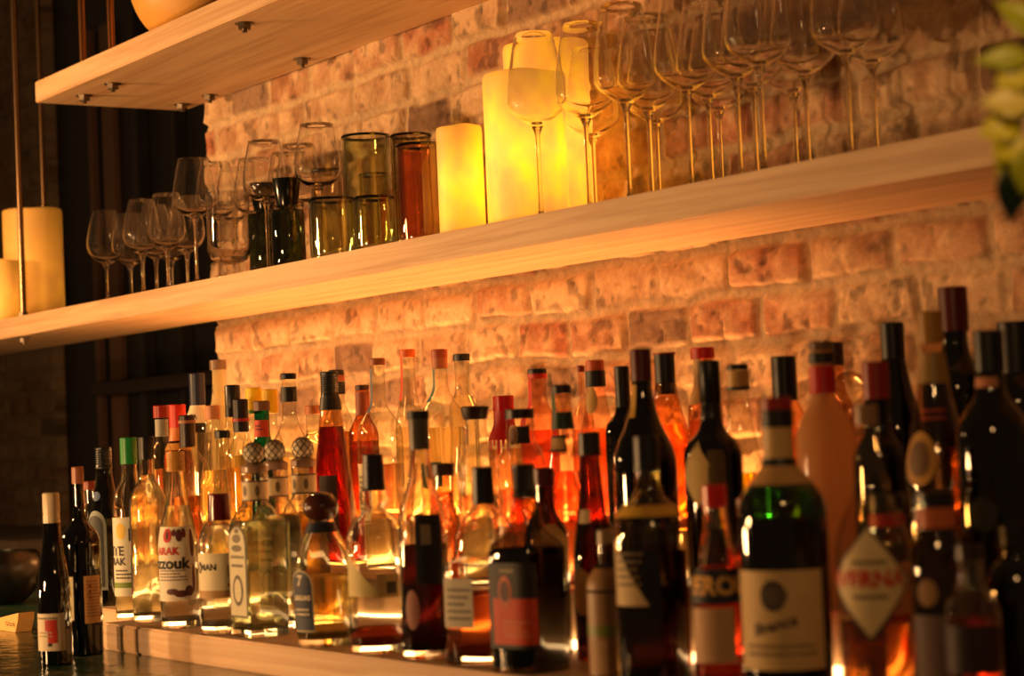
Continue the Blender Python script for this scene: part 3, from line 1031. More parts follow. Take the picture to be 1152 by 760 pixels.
bottle('bottle with yellow capsule topped by a red edge', 303, 438, 'M2', 30, 'std', CLEAR, (.96, .85, .5), .6, cap=(.93, .74, .07), ch=27, cw=18.5, art=[('wrap', .985, .997, (.80, .12, .06), .0026, 'cap_edge'), ('rect2', .7, .005, .88, .93, (.5, .4, .1))])
bottle('teal glass bottle with brown cap and orange neck label', 294, 451, 'M1', 38, 'std', (.10, .62, .52), (.10, .55, .45), .6, cap=(.48, .32, .22), ch=11, cw=19.5, edge=(.03, .3, .25),
       art=[('rect', .75, .030, .785, .885, (.78, .24, .08)), ('lines', .45, .010, .82, .86, 2, INK)], rn=.0125)
bottle('clear round-bodied bottle with double black cap, behind the netted stoppers', 324, 420, 'M1', 48, 'highglobe', CLEAR, (.99, .97, .86), .58, cap=BLACK, ch=7, cw=18, rn=.011,
       art=[('wrap', .855, .93, (.06, .055, .05), .0020)])
bottle('pale bottle with wide peach cap beside the tapered red liqueur', 352, 456, 'K1', 34, 'std', CLEAR, (.99, .96, .84), .8, cap=(.72, .42, .24), ch=10, cw=18)
bottle('tall tapered bottle of deep red liqueur with black ribbed cap', 370, 418, 'M2', 56, 'taper', (.96, .84, .66), (.60, .15, .06), .72, cap=(.09, .08, .075), ch=29, cw=20.5, cs='ribbed', rn=.0145,
       art=[('wrap', .80, .865, (.055, .05, .05), .0022), ('rect', .7, .036, .12, .46, (.18, .06, .04))], clear=.35, Y=-.435)
bottle('bottle with black cap and orange band, just behind the tapered red liqueur', 378, 416, 'K1', 34, 'std', CLEAR, (.9, .6, .3), .6, cap=BLACK, ch=6, cw=18, art=[('wrap', .84, .92, (.06, .05, .05), .0018), ('wrap', .925, .965, (.66, .32, .14), .0016, 'band')])
bottle('brown-necked bottle between the tapered red liqueur and the round clear bottle', 407, 433, 'K1', 34, 'std', (.88, .66, .42), (.80, .50, .28), .6, cap=(.25, .09, .05), ch=6, cw=16, edge=(.3, .12, .04), art=[('wrap', .78, .95, (.55, .25, .10), .0010)])
bottle('round-shouldered clear bottle with long neck, orange-brown cap and white label', 424, 403, 'M2', 52, 'std', CLEAR, (.99, .93, .76), .50, cap=(.66, .36, .18), ch=8, cw=18, rn=.0115, clear=.3,
       art=[('rect', .05, .024, .20, .50, (.90, .82, .62)), ('lines', .05, .016, .25, .45, 8, (.5, .4, .3)), ('rect', -.35, .012, .74, .95, (.35, .45, .55))])
bottle('clear bottle with orange cap and orange seal strip', 458, 393, 'K2', 34, 'long', CLEAR, (.99, .94, .80), .55, cap=(.82, .36, .12), ch=9, cw=18, rn=.0125, art=[('rect', -.15, .010, .70, .95, (.88, .30, .10))])
bottle('clear long-necked globe bottle with terracotta cap', 494, 393, 'K1', 60, 'highglobe', CLEAR, (.99, .94, .74), .56, cap=(.68, .30, .16), ch=10, cw=19, rn=.0120, clear=.25,
       art=[('wrap', .89, .955, (.74, .42, .24), .0012), ('rect', -.1, .008, .70, .90, (.35, .50, .48)), ('rect', .5, .03, .22, .36, (.30, .48, .42))])
bottle('clear slim bottle with small black cap, right of the terracotta cap', 519, 398, 'K3', 34, 'std', CLEAR, (.99, .95, .84), .75, cap=BLACK, ch=8, cw=19, rn=.0135)
bottle('clear ribbed carafe bottle with wide dark brown flared lid', 534, 457, 'M1', 46, 'std', CLEAR, (.99, .94, .78), .5, cap=(.15, .075, .045), ch=15, cw=33, cs='flare', rn=.0150, wavy=90)
bottle('bottle sealed in bright red dripping wax', 566, 445, 'K1', 38, 'std', CLEAR, (.95, .75, .6), .6, cap=(.72, .03, .02), ch=17, cw=24, rn=.0145, rough=.25,
       art=[('wrap', .66, .955, (.74, .03, .02), .0016, 'wax')] + [('rect', a, .005, z, .68, (.74, .03, .02), 'wax_drip') for a, z in ((0, .58), (.3, .62), (.6, .55), (.9, .6), (1.2, .57))])
bottle('stout clear bottle with broad black lid and round black badge', 584, 460, 'M1', 56, 'gin', CLEAR, (.97, .78, .64), .55, cap=(.10, .07, .05), ch=11, cw=33, rn=.0195,
       art=[('rect', 1.0, .026, .80, .90, (.09, .07, .06)), ('oval', .45, .014, .79, .91, (.80, .62, .40), 'emblem'), ('oval', .45, .0115, .805, .895, (.45, .28, .16), 'emblem', .0009)])
bottle('tall bottle of pink-red drink with flat black cap', 604, 415, 'K1', 44, 'std', (.99, .84, .74), (.98, .58, .44), .62, cap=BLACK, ch=7, cw=22, rn=.0150, art=[('wrap', .94, .97, (.80, .18, .08), .0010), ('rect', -.2, .012, .6, .93, (.85, .12, .06))])
bottle('pink bottle with dark cap, green neck label and small framed tag', 631, 433, 'M1', 46, 'slope', (.99, .90, .82), (.97, .70, .55), .58, cap=(.16, .09, .06), ch=10, cw=23, rn=.0145,
       art=[('wrap', .78, .865, (.07, .20, .11), .0012), ('rect', -.35, .014, .80, .98, (.08, .32, .15)), ('rect', .45, .024, .67, .75, (.14, .10, .06)), ('rect2', .45, .020, .682, .738, (.80, .62, .36), 'label_face')])
bottle('thin bottle with tiny dark red cap, left of the orange cap', 653, 411, 'K2', 26, 'std', (.99, .90, .82), (.97, .72, .55), .6, cap=(.45, .07, .05), ch=8, cw=8.5, rn=.0045)
bottle('pink bottle with orange cap over black capsule and cream neck label', 669, 405, 'K1', 46, 'slope', (.99, .90, .82), (.97, .70, .52), .6, cap=(.80, .34, .14), ch=12, cw=21, rn=.0130,
       art=[('wrap', .84, .935, (.08, .075, .06), .0020), ('oval', .45, .020, .68, .84, (.84, .66, .36))])
bottle('slim black bottle left of the dark red capsule', 699, 412, 'K1', 44, 'wine', (.05, .05, .04), None, cap=(.04, .04, .04), ch=56, cw=17, rn=.0115, edge=(.01, .01, .01))
bottle('black bottle with dark red capsule and yellow neck strip', 720, 393, 'M1', 72, 'long', (.05, .05, .03), None, cap=(.34, .05, .05), ch=36, cw=24, rn=.0135, edge=(.01, .01, .01),
       art=[('rect', .1, .008, .72, .855, (.78, .60, .15))])
bottle('orange glass bottle with tall black capsule with a red rim', 747, 397, 'K1', 54, 'slope', (.98, .78, .54), (.97, .70, .40), .6, cap=(.06, .05, .045), ch=47, cw=23, rn=.0135, wavy=80, art=[('wrap', .99, 1.0, (.6, .1, .06), .003, 'cap_edge')])
bottle('black bottle with long black neck and pale pointed label', 797, 405, 'M1', 66, 'wine', (.06, .07, .04), None, cap=(.045, .05, .045), ch=72, cw=24, rn=.0135, edge=(.01, .015, .01), cs='screw',
       art=[('diamond', .30, .050, .38, .66, (.82, .70, .42)), ('rect', 1.1, .02, .3, .62, (.35, .28, .12))])
bottle('bottle with red cap and white neck strip, behind the long black neck', 790, 391, 'K2', 40, 'std', (.96, .82, .66), (.93, .65, .42), .6, cap=(.80, .12, .07), ch=13, cw=27, rn=.0145, art=[('rect', .1, .014, .68, .94, (.84, .68, .44))])
bottle('clear bottle with ringed black and cream cap and yellow-green drink', 829, 410, 'M2', 52, 'slope', CLEAR, (.80, .78, .12), .52, cap=BLACK, ch=6, cw=25, rn=.0140,
       art=[('wrap', .90, .972, (.84, .66, .36), .0015, 'neck_label'), ('wrap', .885, .90, (.08, .07, .05), .0018), ('oval', .5, .03, .3, .48, (.82, .66, .2))])
bottle('bottle with plain square black capsule behind the cream neck band', 881, 401, 'K1', 44, 'std', (.96, .82, .66), (.93, .65, .42), .6, cap=(.045, .045, .04), ch=50, cw=28, rn=.0140)
bottle('frosted peach bottle with red collar and striped dark cap', 923, 384, 'M1', 66, 'std', (.92, .74, .52), None, cap=(.42, .30, .18), ch=10, cw=27, rn=.0140, haze=.8,
       art=[('wrap', .915, .955, (.07, .06, .05), .0020, 'band'), ('wrap', .80, .905, (.78, .08, .04), .0022)])
bottle('bottle with brown square cap just behind the red collar', 937, 385, 'K1', 40, 'std', (.95, .8, .66), None, cap=(.28, .16, .09), ch=26, cw=23, rn=.0135)
o, B, h, s = bottle('clear bottle with sparkling round glass stopper behind the red-collared frosted bottle', 955, 417, 'K2', 46, 'std', CLEAR, (.97, .82, .6), .6, cap=None, rn=.0115, wavy=70)
rb = 18.5 / s
pts = [(h - rb + rb * math.sin(t), rb * math.cos(t)) for t in np.linspace(-1.3, 1.57, 16)]
pts[-1] = (h, .0006)
lathe('glass_stopper', pts, SG, o, 28)
bottle('dark bottle with matt red cap, right of the frosted peach bottle', 984, 407, 'M1', 60, 'wine', (.12, .08, .05), None, cap=(.55, .09, .06), ch=42, cw=31, rn=.0150, edge=(.03, .02, .01))
bottle('tall thin black bottle, neck bare against the bricks', 1003, 363, 'K1', 62, 'slope', (.045, .05, .04), None, cap=(.03, .03, .03), ch=70, cw=27, rn=.0140, edge=(.01, .01, .01))
bottle('pale bottle with gold ringed cap and round label, front of the red capsule', 1046, 350, 'M1', 74, 'slope', (.86, .78, .66), (.78, .68, .54), .55, cap=(.66, .47, .15), ch=36, cw=28, rn=.0140, edge=(.3, .22, .14),
       art=[('wrap', .76, .86, (.62, .48, .22), .0010), ('oval', .2, .040, .42, .60, (.78, .58, .25)), ('oval', .2, .026, .45, .57, (.45, .32, .18), 'emblem', .0009), ('lines', .9, .024, .63, .68, 2, (.70, .25, .15))])
bottle('tall green-black wine bottle with dark red capsule, highest at the right', 1071, 323, 'K1', 78, 'wine', (.06, .11, .05), None, cap=(.36, .05, .05), ch=50, cw=33, rn=.0150, name='wine_bottle', edge=(.01, .02, .01))
bottle('dark green bottle with black capsule and pale collar near the right edge', 1111, 372, 'M1', 84, 'std', (.05, .09, .05), None, cap=(.035, .04, .045), ch=46, cw=34, rn=.0160, edge=(.01, .02, .01), art=[('rect', .3, .03, .80, .835, (.75, .48, .3)), ('oval', .5, .03, .3, .42, (.16, .17, .11))])
bottle('black bottle at the far right edge behind the pale collar', 1141, 362, 'K1', 84, 'std', (.04, .045, .04), None, cap=(.03, .035, .045), ch=60, cw=40, rn=.0170, edge=(.01, .01, .01))
bottle('dark squat bottle in the lower right corner', 1141, 590, 'F2', 74, 'gin', (.06, .05, .04), None, cap=(.05, .04, .04), ch=24, cw=38, rn=.0160, edge=(.02, .01, .01))

for a in range(len(PLACED)):
    for b in range(a + 1, len(PLACED)):
        A, Bq = PLACED[a], PLACED[b]
        d = math.hypot(A[2] - Bq[2], A[3] - Bq[3])
        if d < A[4] + Bq[4]:
            print('CLOSE %4d/%s %4d/%s  gap %.3f  R %.3f %.3f' % (A[0], A[1], Bq[0], Bq[1], d - A[4] - Bq[4], A[4], Bq[4]))
for A in PLACED:
    print('B %4d %s X %.2f Y %.2f R %.3f h %.3f %s' % A)

# ------------------------------------------------------------------ stemware on the middle shelf
WG = glass((.997, .994, .985), (.94, .90, .83), .9, refract=1.0)
GLASSES = {}


def stem_mesh(h, R, bowl, kind):
    """returns three meshes: bowl, stem, foot, base at z = 0, total height h"""
    key = (round(h, 3), round(R, 3), kind)
    if key in GLASSES:
        return GLASSES[key]
    zb = h - bowl
    prof = {'wine': [(0, .05), (.03, .22), (.10, .55), (.22, .86), (.36, 1), (.50, .97), (.75, .83), (1, .64)],
            'bordeaux': [(0, .05), (.03, .25), (.09, .58), (.19, .88), (.30, 1), (.5, .97), (.75, .85), (1, .70)],
            'burgundy': [(0, .05), (.05, .34), (.12, .68), (.19, .92), (.27, 1), (.5, .95), (.75, .82), (1, .66)]}[kind]
    pr = [(zb + z * bowl, R * t) for z, t in smooth_profile(prof, 4)]
    wall = .0011
    inner = [(z + wall * 1.2 + .006 * max(0, 1 - (z - zb) / bowl / .25) ** 2, max(.0005, r - wall)) for z, r in pr[2:]]
    inner[-1] = (pr[-1][0], inner[-1][1])
    full = pr + [(pr[-1][0] + .0004, (pr[-1][1] + inner[-1][1]) / 2)] + inner[::-1]
    bm_ = lathe_mesh('bowl', full, 36, True, True)
    rs = .0032
    st = lathe_mesh('stem', [(.003, .013), (.006, .0065), (.012, rs * 1.25), (.03, rs), (zb * .6, rs), (zb - .012, rs * 1.2), (zb - .004, rs * 1.9), (zb + .003, R * .20)], 16)
    ft = lathe_mesh('foot', [(0, R * .80), (.0012, R * .82), (.0022, R * .7), (.004, .012), (.0052, .008)], 36)
    for m in (bm_, st, ft):
        m.materials.append(WG if m is bm_ else SG)
        for p in m.polygons:
            p.use_smooth = True
        sharp(m, 60)
    GLASSES[key] = (bm_, st, ft)
    return GLASSES[key]


SHELF_T = ZM1 + .0004
GL_POS = []


def wineglass(x, ybase, label, h, R, bowl, kind, group, Y=None, name='wine_glass'):
    """stands where the picture column x meets the shelf at depth Y"""
    best = None
    for Yt in sorted(np.arange(-.258, -.05, .004), key=lambda v: abs(v - Y)):
        Yt = float(Yt)
        p = on_y(x, ybase, Yt)
        gap = min([math.hypot(q[0] - p.x, q[1] - Yt) - q[2] - R for q in GL_POS] + [9])
        if best is None or gap > best[0]:
            best = (gap, p)
        if gap > .001:
            break
    p = best[1] if gap <= .001 else p
    if gap <= .001:
        print('GLASS CLOSE', x, best[0])
    GL_POS.append((p.x, p.y, R, x))
    o = thing(name, label, 'glass', (p.x, p.y, SHELF_T), group)
    for nm, me in zip(('bowl', 'stem', 'foot'), stem_mesh(h, R, bowl, kind)):
        c = bpy.data.objects.new(nm, me)
        COL.objects.link(c)
        c.parent = o
    return o


ORD = ['first', 'second', 'third', 'fourth', 'fifth', 'sixth', 'seventh', 'eighth', 'ninth', 'tenth', 'eleventh', 'twelfth', 'thirteenth', 'fourteenth', 'fifteenth', 'sixteenth', 'seventeenth', 'eighteenth']
# low clear tumbler on a short foot, before the green carafes
p = on_y(259, 303, -.262)
s = ppm(p)
GL_POS.append((p.x, p.y, 25 / s, 259))
o = thing('footed_tumbler', 'low clear cut-glass tumbler on a short foot beside the green carafes', 'glass', (p.x, p.y - .0, SHELF_T))
zt = on_y(259, 216, -.262).z - SHELF_T
R = 24.5 / s
pr = [(.026, .008), (.030, R * .6), (.036, R * .84), (.05, R * .96), (.075, R), (zt, R * 1.0), (zt, R * .965), (.076, R * .95), (.053, R * .9), (.042, R * .7), (.037, .003)]
lathe('cup', pr, glass((.99, .98, .96), (.70, .55, .36), 1.3, 0, 0, 1.0), o, 36)
lathe('foot', [(0, R * .68), (.002, R * .68), (.005, .012), (.012, .008), (.022, .008), (.030, .016)], glass((.985, .975, .95), (.70, .58, .42), 1.3), o, 28)

# ------------------------------------------------------------------ green glassware
GG = glass((.95, .96, .88), (.22, .50, .18), 1.3)
GD = glass((.22, .30, .20), (.02, .06, .03), 1.1)
DG = glass((.46, .53, .40), (.08, .16, .10), 1.3)


def vessel(name, label, x, ytop, w, Y, mat, group, wall=.004, foot=.006, shoulder=None, rim=None, n=40, neck=None):
    p = on_y(x, ytop, Y)
    s = ppm(p)
    h = p.z - SHELF_T
    R = w / 2 / s
    GL_POS.append((p.x, Y, R, x))
    o = thing(name, label, 'glass', (p.x, Y, SHELF_T), group)
    if neck:       # carafe: shoulders into a narrow neck, trapezoid stopper
        zs = h * neck
        outer = [(0, R * .94), (.003, R), (zs * .90, R), (zs * .965, R * .93), (zs, R * .68), (zs + .006, R * .62)]
        lathe('body', outer, mat, o, n)
        st = lathe('stopper', [(zs + .004, R * .60), (zs + .012, R * .66), (h - .002, R * .84), (h, R * .82)], solid((.035, .055, .045), .18), o, n)
    else:
        outer = [(0, R * .94), (.003, R * .98), (.02, R), (h - .002, R), (h, R - wall * .3), (h, R - wall), (foot, R - wall - .001), (foot + .0001, .001)]
        lathe('body', outer, mat, o, n)
        if rim:
            lathe('rim', [(h - .004, R + .0006), (h - .001, R + .0012), (h + .001, R), (h + .001, R - wall), (h - .003, R - wall - .0006)], rim, o, n, close_top=False, close_bot=False)
    return o, p, s, h, R


gl = 'green glass carafes with dark stoppers'
vessel('stoppered_carafe', 'dark green glass carafe with trapezoid stopper, left of the pair', 296, 207, 37, -.195, DG, gl, neck=.70)
vessel('stoppered_carafe', 'dark green glass carafe with trapezoid stopper, right of the pair', 322, 201, 38, -.262, DG, gl, neck=.66)
rimg = glass((.14, .34, .14), (.03, .10, .04), 1.2)
vessel('green_tumbler', 'short green glass tumbler right of the dark carafes', 374, 224, 54, -.255, GG, 'short green tumblers', rim=rimg)
vessel('green_tumbler', 'short green glass tumbler in front of the tall brown vase', 421, 222, 48, -.262, GG, 'short green tumblers', rim=rimg)
vessel('glass_vase', 'tall clear green cylinder vase rising behind the short tumblers', 411, 153, 54, -.165, GG, 'tall cylinder vases', rim=rimg)
vessel('glass_vase', 'tall smoky brown cylinder vase beside the shortest candle', 470, 163, 50, -.235, glass((.94, .82, .72), (.45, .22, .14), 1.2), 'tall cylinder vases', rim=rimg)
vessel('glass_vase', 'tall green-rimmed vase half hidden behind the brown vase', 462, 152, 46, -.12, glass((.95, .92, .84), (.25, .42, .16), 1.1), 'tall cylinder vases', rim=rimg)
CC = glass((.95, .93, .88), (.45, .40, .30), 1.3)
for x, y, w, Y, lb in ((367, 194, 36, -.150, 'small clear glass behind the left short green tumbler'), (421, 196, 36, -.055, 'small clear glass seen through the tall green vase')):
    vessel('small_glass', lb, x, y, w, Y, CC, 'small clear glasses behind the green tumblers', rim=solid((.10, .09, .06), .3))


# ------------------------------------------------------------------ candles
def wax(strength, seed):
    m, nt, out = newmat('lit_wax')
    p = N(nt, 'ShaderNodeBsdfPrincipled', Roughness=0.55)
    p.inputs['Base Color'].default_value = (*lin((.90, .72, .40)), 1)
    tc = N(nt, 'ShaderNodeTexCoord')
    sep = N(nt, 'ShaderNodeSeparateXYZ')
    L(nt, tc.outputs['Generated'], sep.inputs[0])
    # inner lamp's glow painted into the emission: a soft warm patch around mid height
    no = N(nt, 'ShaderNodeTexNoise', Scale=1.0, Detail=3.0)
    mp = N(nt, 'ShaderNodeMapping')
    mp.inputs['Scale'].default_value = (16, 16, 11)
    mp.inputs['Location'].default_value = (seed, seed * 2, seed * .7)
    L(nt, tc.outputs['Object'], mp.inputs[0])
    L(nt, mp.outputs[0], no.inputs['Vector'])
    cr = N(nt, 'ShaderNodeValToRGB')
    e = cr.color_ramp.elements
    e[0].position, e[0].color = 0.0, (.42, .42, .42, 1)
    e[1].position, e[1].color = 1.0, (.30, .30, .30, 1)
    for pos, v in ((.30, .8), (.48, 1.0), (.66, .75), (.85, .42)):
        k = e.new(pos)
        k.color = (v, v, v, 1)
    L(nt, sep.outputs[2], cr.inputs[0])
    c2 = N(nt, 'ShaderNodeValToRGB')
    c2.color_ramp.elements[0].position = .35
    c2.color_ramp.elements[0].color = (1.0, .35, .045, 1) if strength > 1 else (1.0, .30, .03, 1)
    c2.color_ramp.elements[1].position = .68
    c2.color_ramp.elements[1].color = (1.0, .42, .006, 1) if strength > 1 else (1.0, .34, .02, 1)
    L(nt, no.outputs[0], c2.inputs[0])
    ml = N(nt, 'ShaderNodeMath', operation='MULTIPLY')
    L(nt, cr.outputs[0], ml.inputs[0])
    mr = N(nt, 'ShaderNodeMapRange')
    mr.inputs[1].default_value, mr.inputs[2].default_value = .3, .7
    mr.inputs[3].default_value, mr.inputs[4].default_value = .65, 1.25
    L(nt, no.outputs[0], mr.inputs[0])
    L(nt, mr.outputs[0], ml.inputs[1])
    m3 = N(nt, 'ShaderNodeMath', operation='MULTIPLY')
    m3.inputs[1].default_value = strength
    L(nt, ml.outputs[0], m3.inputs[0])
    L(nt, c2.outputs[0], p.inputs['Emission Color'])
    L(nt, m3.outputs[0], p.inputs['Emission Strength'])
    L(nt, p.outputs[0], out.inputs[0])
    return m


def candle(label, x, ytop, w, Y, strength, seed, Zs=SHELF_T):
    p = on_y(x, ytop, Y)
    s = ppm(p)
    h = p.z - Zs
    R = w / 2 / s
    GL_POS.append((p.x, Y, R, x))
    o = thing('pillar_candle', label, 'candle', (p.x, Y, Zs), 'glowing pillar candles on the middle shelf')
    n = 48
    me = lathe_mesh('wax', [(0, R * .985), (.004, R), (h * .3, R * 1.0), (h * .6, R * .995), (h - .012, R), (h - .005, R * .99), (h - .001, R * .96), (h, R * .90), (h - .004, R * .84), (h - .016, R * .72), (h - .02, R * .3)], n)
    rr = random.Random(seed)
    ph = [rr.random() * 6.3 for _ in range(3)]
    for v in me.vertices:          # the rim is a little uneven where it has melted
        if v.co.z > h - .03:
            a = math.atan2(v.co.y, v.co.x)
            v.co.z += .0012 * math.sin(a * 2 + ph[0]) + .0006 * math.sin(a * 5 + ph[1])
    w_ = link('wax', me, wax(strength, seed), o, True)
    sharp(me, 50)
    lathe('wick', [(h - .021, .0016), (h - .004, .0013)], solid((.12, .09, .06), .8), o, 10)
    return o


candle('shortest glowing pillar candle next to the smoky brown vase', 516, 143, 52, -.245, 1.5, 3)
candle('tall glowing pillar candle in the middle of the bright group of three', 588, 84, 92, -.19, 1.9, 5)
candle('tallest glowing pillar candle at the back of the bright group', 614, 50, 98, -.060, 1.9, 8)
candle('shorter dim pillar candle at the far left edge of the shelf', 4, 293, 36, -.235, .8, 12)
candle('taller dim pillar candle at far left behind the steel rod', 36, 236, 66, -.135, .45, 15)

# small glasses at the left end
for i, (x, Y) in enumerate(((120, -.25), (147, -.19), (161, -.26), (176, -.185), (189, -.25), (193, -.12), (211, -.20))):
    wineglass(x, 300, 'small clear wine glass at the left end of the middle shelf, %s from the left' % ORD[i], .208, .041 if i else .043, .124, 'wine', 'small wine glasses at the left end of the middle shelf', Y)
for i, (x, Y) in enumerate(((221, -.262), (246, -.215), (268, -.10), (290, -.135), (302, -.06), (328, -.105), (340, -.05), (362, -.085))):
    wineglass(x, 290, 'tall clear wine glass of the group around the green carafes, %s from the left' % ORD[i], .262, .045, .125, 'bordeaux', 'tall wine glasses behind the green glassware', Y)
# big glasses right of the candles
for i, (x, Y) in enumerate(((607, -.245), (662, -.20), (669, -.09), (708, -.245), (733, -.17), (741, -.07), (778, -.225), (801, -.15), (812, -.055), (834, -.225), (852, -.145), (861, -.055), (897, -.225), (911, -.145), (959, -.20), (988, -.14))):
    wineglass(x, 200, 'large stemmed wine glass right of the big candles, %s from the left' % ORD[i], .296, .0465, .152, 'burgundy', 'large wine glasses right of the candles', Y)

# ------------------------------------------------------------------ upper shelf bowl
pb = on_y(222, -20, -.24)
sb = ppm(pb)
ob = thing('round_bowl', 'large round orange-brown bowl on the upper shelf', 'bowl', (pb.x, -.22, ZU1 + .0004))
Rb = .165
bp_ = [(0, .06), (.004, .075)] + [(.004 + Rb * .9 * (1 - math.cos(t)), .075 + (Rb - .075) * math.sin(t)) for t in np.linspace(.15, 1.6, 12)]
bp_ += [(bp_[-1][0] + .004, bp_[-1][1] - .004)] + [(z + .008, max(.004, r - .012)) for z, r in bp_[::-1][1:-2]]
lathe('shell', bp_, solid((.86, .64, .30), .45), ob, 48)

# ------------------------------------------------------------------ trailing plant at right
pc = on_y(1150, 120, -.95)
pl = thing('hanging_plant', 'out-of-focus yellow-green leafy sprig hanging at the right edge', 'plant', pc)
lfm = {}


def leaf(x, y, l, w, ang, Y, c, tilt=.5):
    """one leaf, length l, its mid-rib in the picture plane turned by ang"""
    q = on_y(x, y, Y) - pc
    vs, fs = [], []
    l, w = l * 1.2, w * 1.2
    n = 10
    for i in range(n + 1):
        t = i / n
        hw = w / 2 * math.sin(math.pi * min(1, t * 1.02) ** .8) + .0004
        bend = -.25 * l * t * t
        for k in (-1, -.5, 0, .5, 1):
            vs.append((t * l, k * hw, bend + abs(k) * hw * .35))
    for i in range(n):
        for k in range(4):
            a = i * 5 + k
            fs.append((a, a + 1, a + 6, a + 5))
    me = mesh('leaf', vs, fs)
    m = solid(c, .4, mottle=.25, scale=30)
    o = link('leaf', me, m, pl, True)
    right = Vector((XC.x, YC.x, ZC.x))
    upv = Vector((XC.y, YC.y, ZC.y))
    back = Vector((XC.z, YC.z, ZC.z))
    d = (right * math.cos(ang) + upv * math.sin(ang)).normalized()
    nrm = (back * .85 + upv * tilt * .5).normalized()
    sd = nrm.cross(d).normalized()
    nn = d.cross(sd)
    M = Matrix((d, sd, nn)).transposed().to_4x4()
    o.matrix_local = Matrix.Translation(q) @ M
    mo = o.modifiers.new('thick', 'SOLIDIFY')
    mo.thickness = .0006
    return o


def stalk(pts, r=.0016):
    cu = bmesh.new()
    prev = None
    for (x, y) in pts:
        q = on_y(x, y, -.95) - pc
        if prev is not None:
            d = q - prev
            g = bmesh.ops.create_cone(cu, cap_ends=True, segments=8, radius1=r, radius2=r, depth=d.length * 1.03)
            bmesh.ops.transform(cu, verts=g['verts'], matrix=Matrix.Translation((q + prev) / 2) @ d.to_track_quat('Z', 'Y').to_matrix().to_4x4())
        prev = q
    frombm('stalk', cu, solid((.35, .38, .12), .5), pl)


stalk([(1200, -60), (1180, 20), (1160, 80), (1150, 130), (1140, 185), (1136, 205)])
YG, YY, DKG = (.62, .66, .12), (.80, .78, .16), (.06, .14, .07)
for (x, y, l, w, a, c) in ((1160, 66, .034, .016, 3.1, YG), (1158, 78, .022, .022, 3.5, YY), (1160, 118, .030, .022, 3.0, (.84, .80, .40)),
                           (1148, 138, .026, .022, 3.35, YY), (1150, 150, .024, .024, 3.9, YY), (1140, 160, .026, .014, 4.35, YY),
                           (1138, 182, .038, .021, 4.75, DKG), (1158, 165, .03, .02, 4.6, YG), (1170, 85, .03, .02, 5.0, YG), (1172, 40, .035, .02, 2.4, YG)):
    leaf(x, y, l, w, a, -.95, c)

# ------------------------------------------------------------------ dim things at far left
lg = frombm('stone_ledge', boxbm(-6.9, on_y(56, 600, .1).x, .0, .44, 0, EZ - .245, .004), solid((.36, .31, .25), .7, scale=20))
tag(lg, 'dim grey stone ledge at far left behind the wine bottles', 'ledge')
pbk = on_y(2, 640, -.56)
bk = thing('black_bowl', 'dark round bowl on the counter at the left edge', 'bowl', (pbk.x - .02, -.56, CZ + .0004))
lathe('shell', [(0, .05), (.004, .055), (.03, .082), (.07, .095), (.105, .088), (.112, .080), (.104, .080), (.07, .086), (.03, .073), (.01, .03)], solid((.06, .05, .045), .3), bk, 40)
pa, pb2 = on_z(-25, 711, CZ), on_y(36, 690, -.78)
cd = thing('folded_card', 'pale folded card lying on the counter left of the wine bottles', 'card', (on_y(10, 700, -.80).x, -.80, CZ + .0004))
w0 = .050
bm = bmesh.new()
T = [(-w0 * 1.4, 0, 0), (w0 * .62, 0, 0), (w0 * .70, .004, .022), (w0 * .45, .010, .0335), (-w0 * 1.4, .006, .020)]
front = [bm.verts.new(t) for t in T]
back_ = [bm.verts.new((t[0], t[1] + .03, t[2])) for t in T]
bm.faces.new(front)
bm.faces.new(back_[::-1])
for i in range(5):
    j = (i + 1) % 5
    bm.faces.new((front[j], front[i], back_[i], back_[j]))
frombm('sheet', bm, solid((.85, .66, .36), .6), cd)
bm = bmesh.new()
for i, (hh, k) in enumerate(((.007, 1), (.005, 0), (.005, 1), (.005, 0), (.005, 1), (.007, 0))):
    x0 = -.022 + i * .008
    for (a, b, c, d) in ((x0, x0 + .0015, .010, .010 + hh), (x0, x0 + .0055, .010 + k * hh * .8, .0115 + k * hh * .8)):
        vs = [bm.verts.new((u, v / .022 * .004 - .0006, v)) for u, v in ((a, c), (b, c), (b, d), (a, d))]
        bm.faces.new(vs)
frombm('lettering', bm, solid((.22, .15, .10), .7), cd)

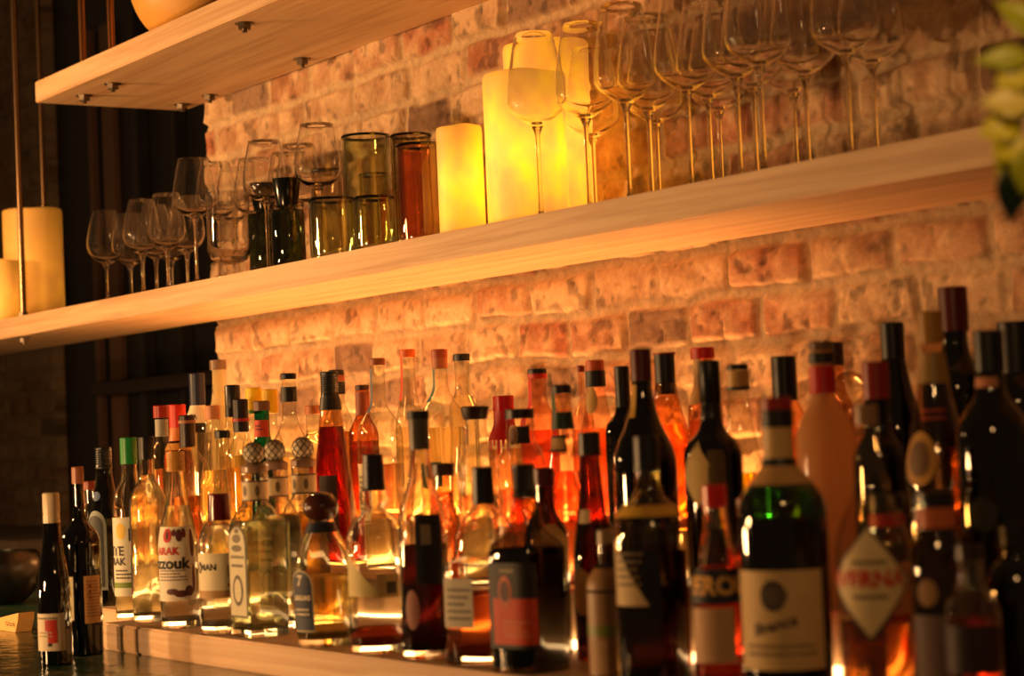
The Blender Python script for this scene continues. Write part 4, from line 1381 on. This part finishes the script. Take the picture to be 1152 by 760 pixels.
# ------------------------------------------------------------------ light
def lamp(name, loc, e, r, c=(1, .52, .20)):
    l = bpy.data.lights.new(name, 'POINT')
    l.energy = e
    l.shadow_soft_size = r
    l.color = c
    o = bpy.data.objects.new(name, l)
    o.location = loc
    COL.objects.link(o)
    return o


sp_ = lamp('key_spot', (-4.75, -2.2, EZ + .55), 185, .08)  # unseen front-left room light; its spot cone is added to dim the right
sp_.data.type = 'SPOT'
sp_ = bpy.data.lights[sp_.data.name]
sp_.spot_size = math.radians(105)
sp_.spot_blend = 1.0
bpy.data.objects['key_spot'].rotation_euler = (Vector((-4.25, -.2, EZ + .30)) - Vector((-4.75, -2.2, EZ + .55))).to_track_quat('-Z', 'Y').to_euler()
lamp('warm_fill', (-3.0, -2.15, EZ - .12), 50, .06)  # unseen fill added to brighten the front bottle labels
lamp('warm_fill', (-.80, -1.30, EZ + .40), 4.2, .03)  # unseen small fill added to light the plant at right
lamp('low_fill', (-4.0, -2.0, EZ - .25), 46, .04)  # unseen low fill added in front of the display
w = bpy.data.worlds.new('room')
scn.world = w
w.use_nodes = True
bg = w.node_tree.nodes['Background']
bg.inputs[0].default_value = (1, .5, .2, 1)
bg.inputs[1].default_value = .06

# ------------------------------------------------------------------ camera
cam = bpy.data.cameras.new('camera')
cam.sensor_width = 36
cam.lens = F / W * 36
cam.clip_start = .05
cam.dof.use_dof = True
cam.dof.focus_distance = 3.7
cam.dof.aperture_fstop = (F / W * 36 / 1000) / .0155
co = bpy.data.objects.new('camera', cam)
COL.objects.link(co)
R3 = Matrix(((XC.x, XC.y, XC.z), (YC.x, YC.y, YC.z), (ZC.x, ZC.y, ZC.z)))
co.matrix_world = Matrix.Translation(CAM) @ R3.to_4x4()
scn.camera = co

scn.view_settings.view_transform = 'Standard'
scn.view_settings.look = 'None'
scn.view_settings.gamma = 1
scn.view_settings.use_curve_mapping = False
scn.view_settings.exposure = 0.12
cy = scn.cycles
cy.max_bounces = 40
cy.transmission_bounces = 40
cy.glossy_bounces = 5
cy.diffuse_bounces = 4
cy.transparent_max_bounces = 80
cy.sample_clamp_indirect = 6
cy.use_denoising = True
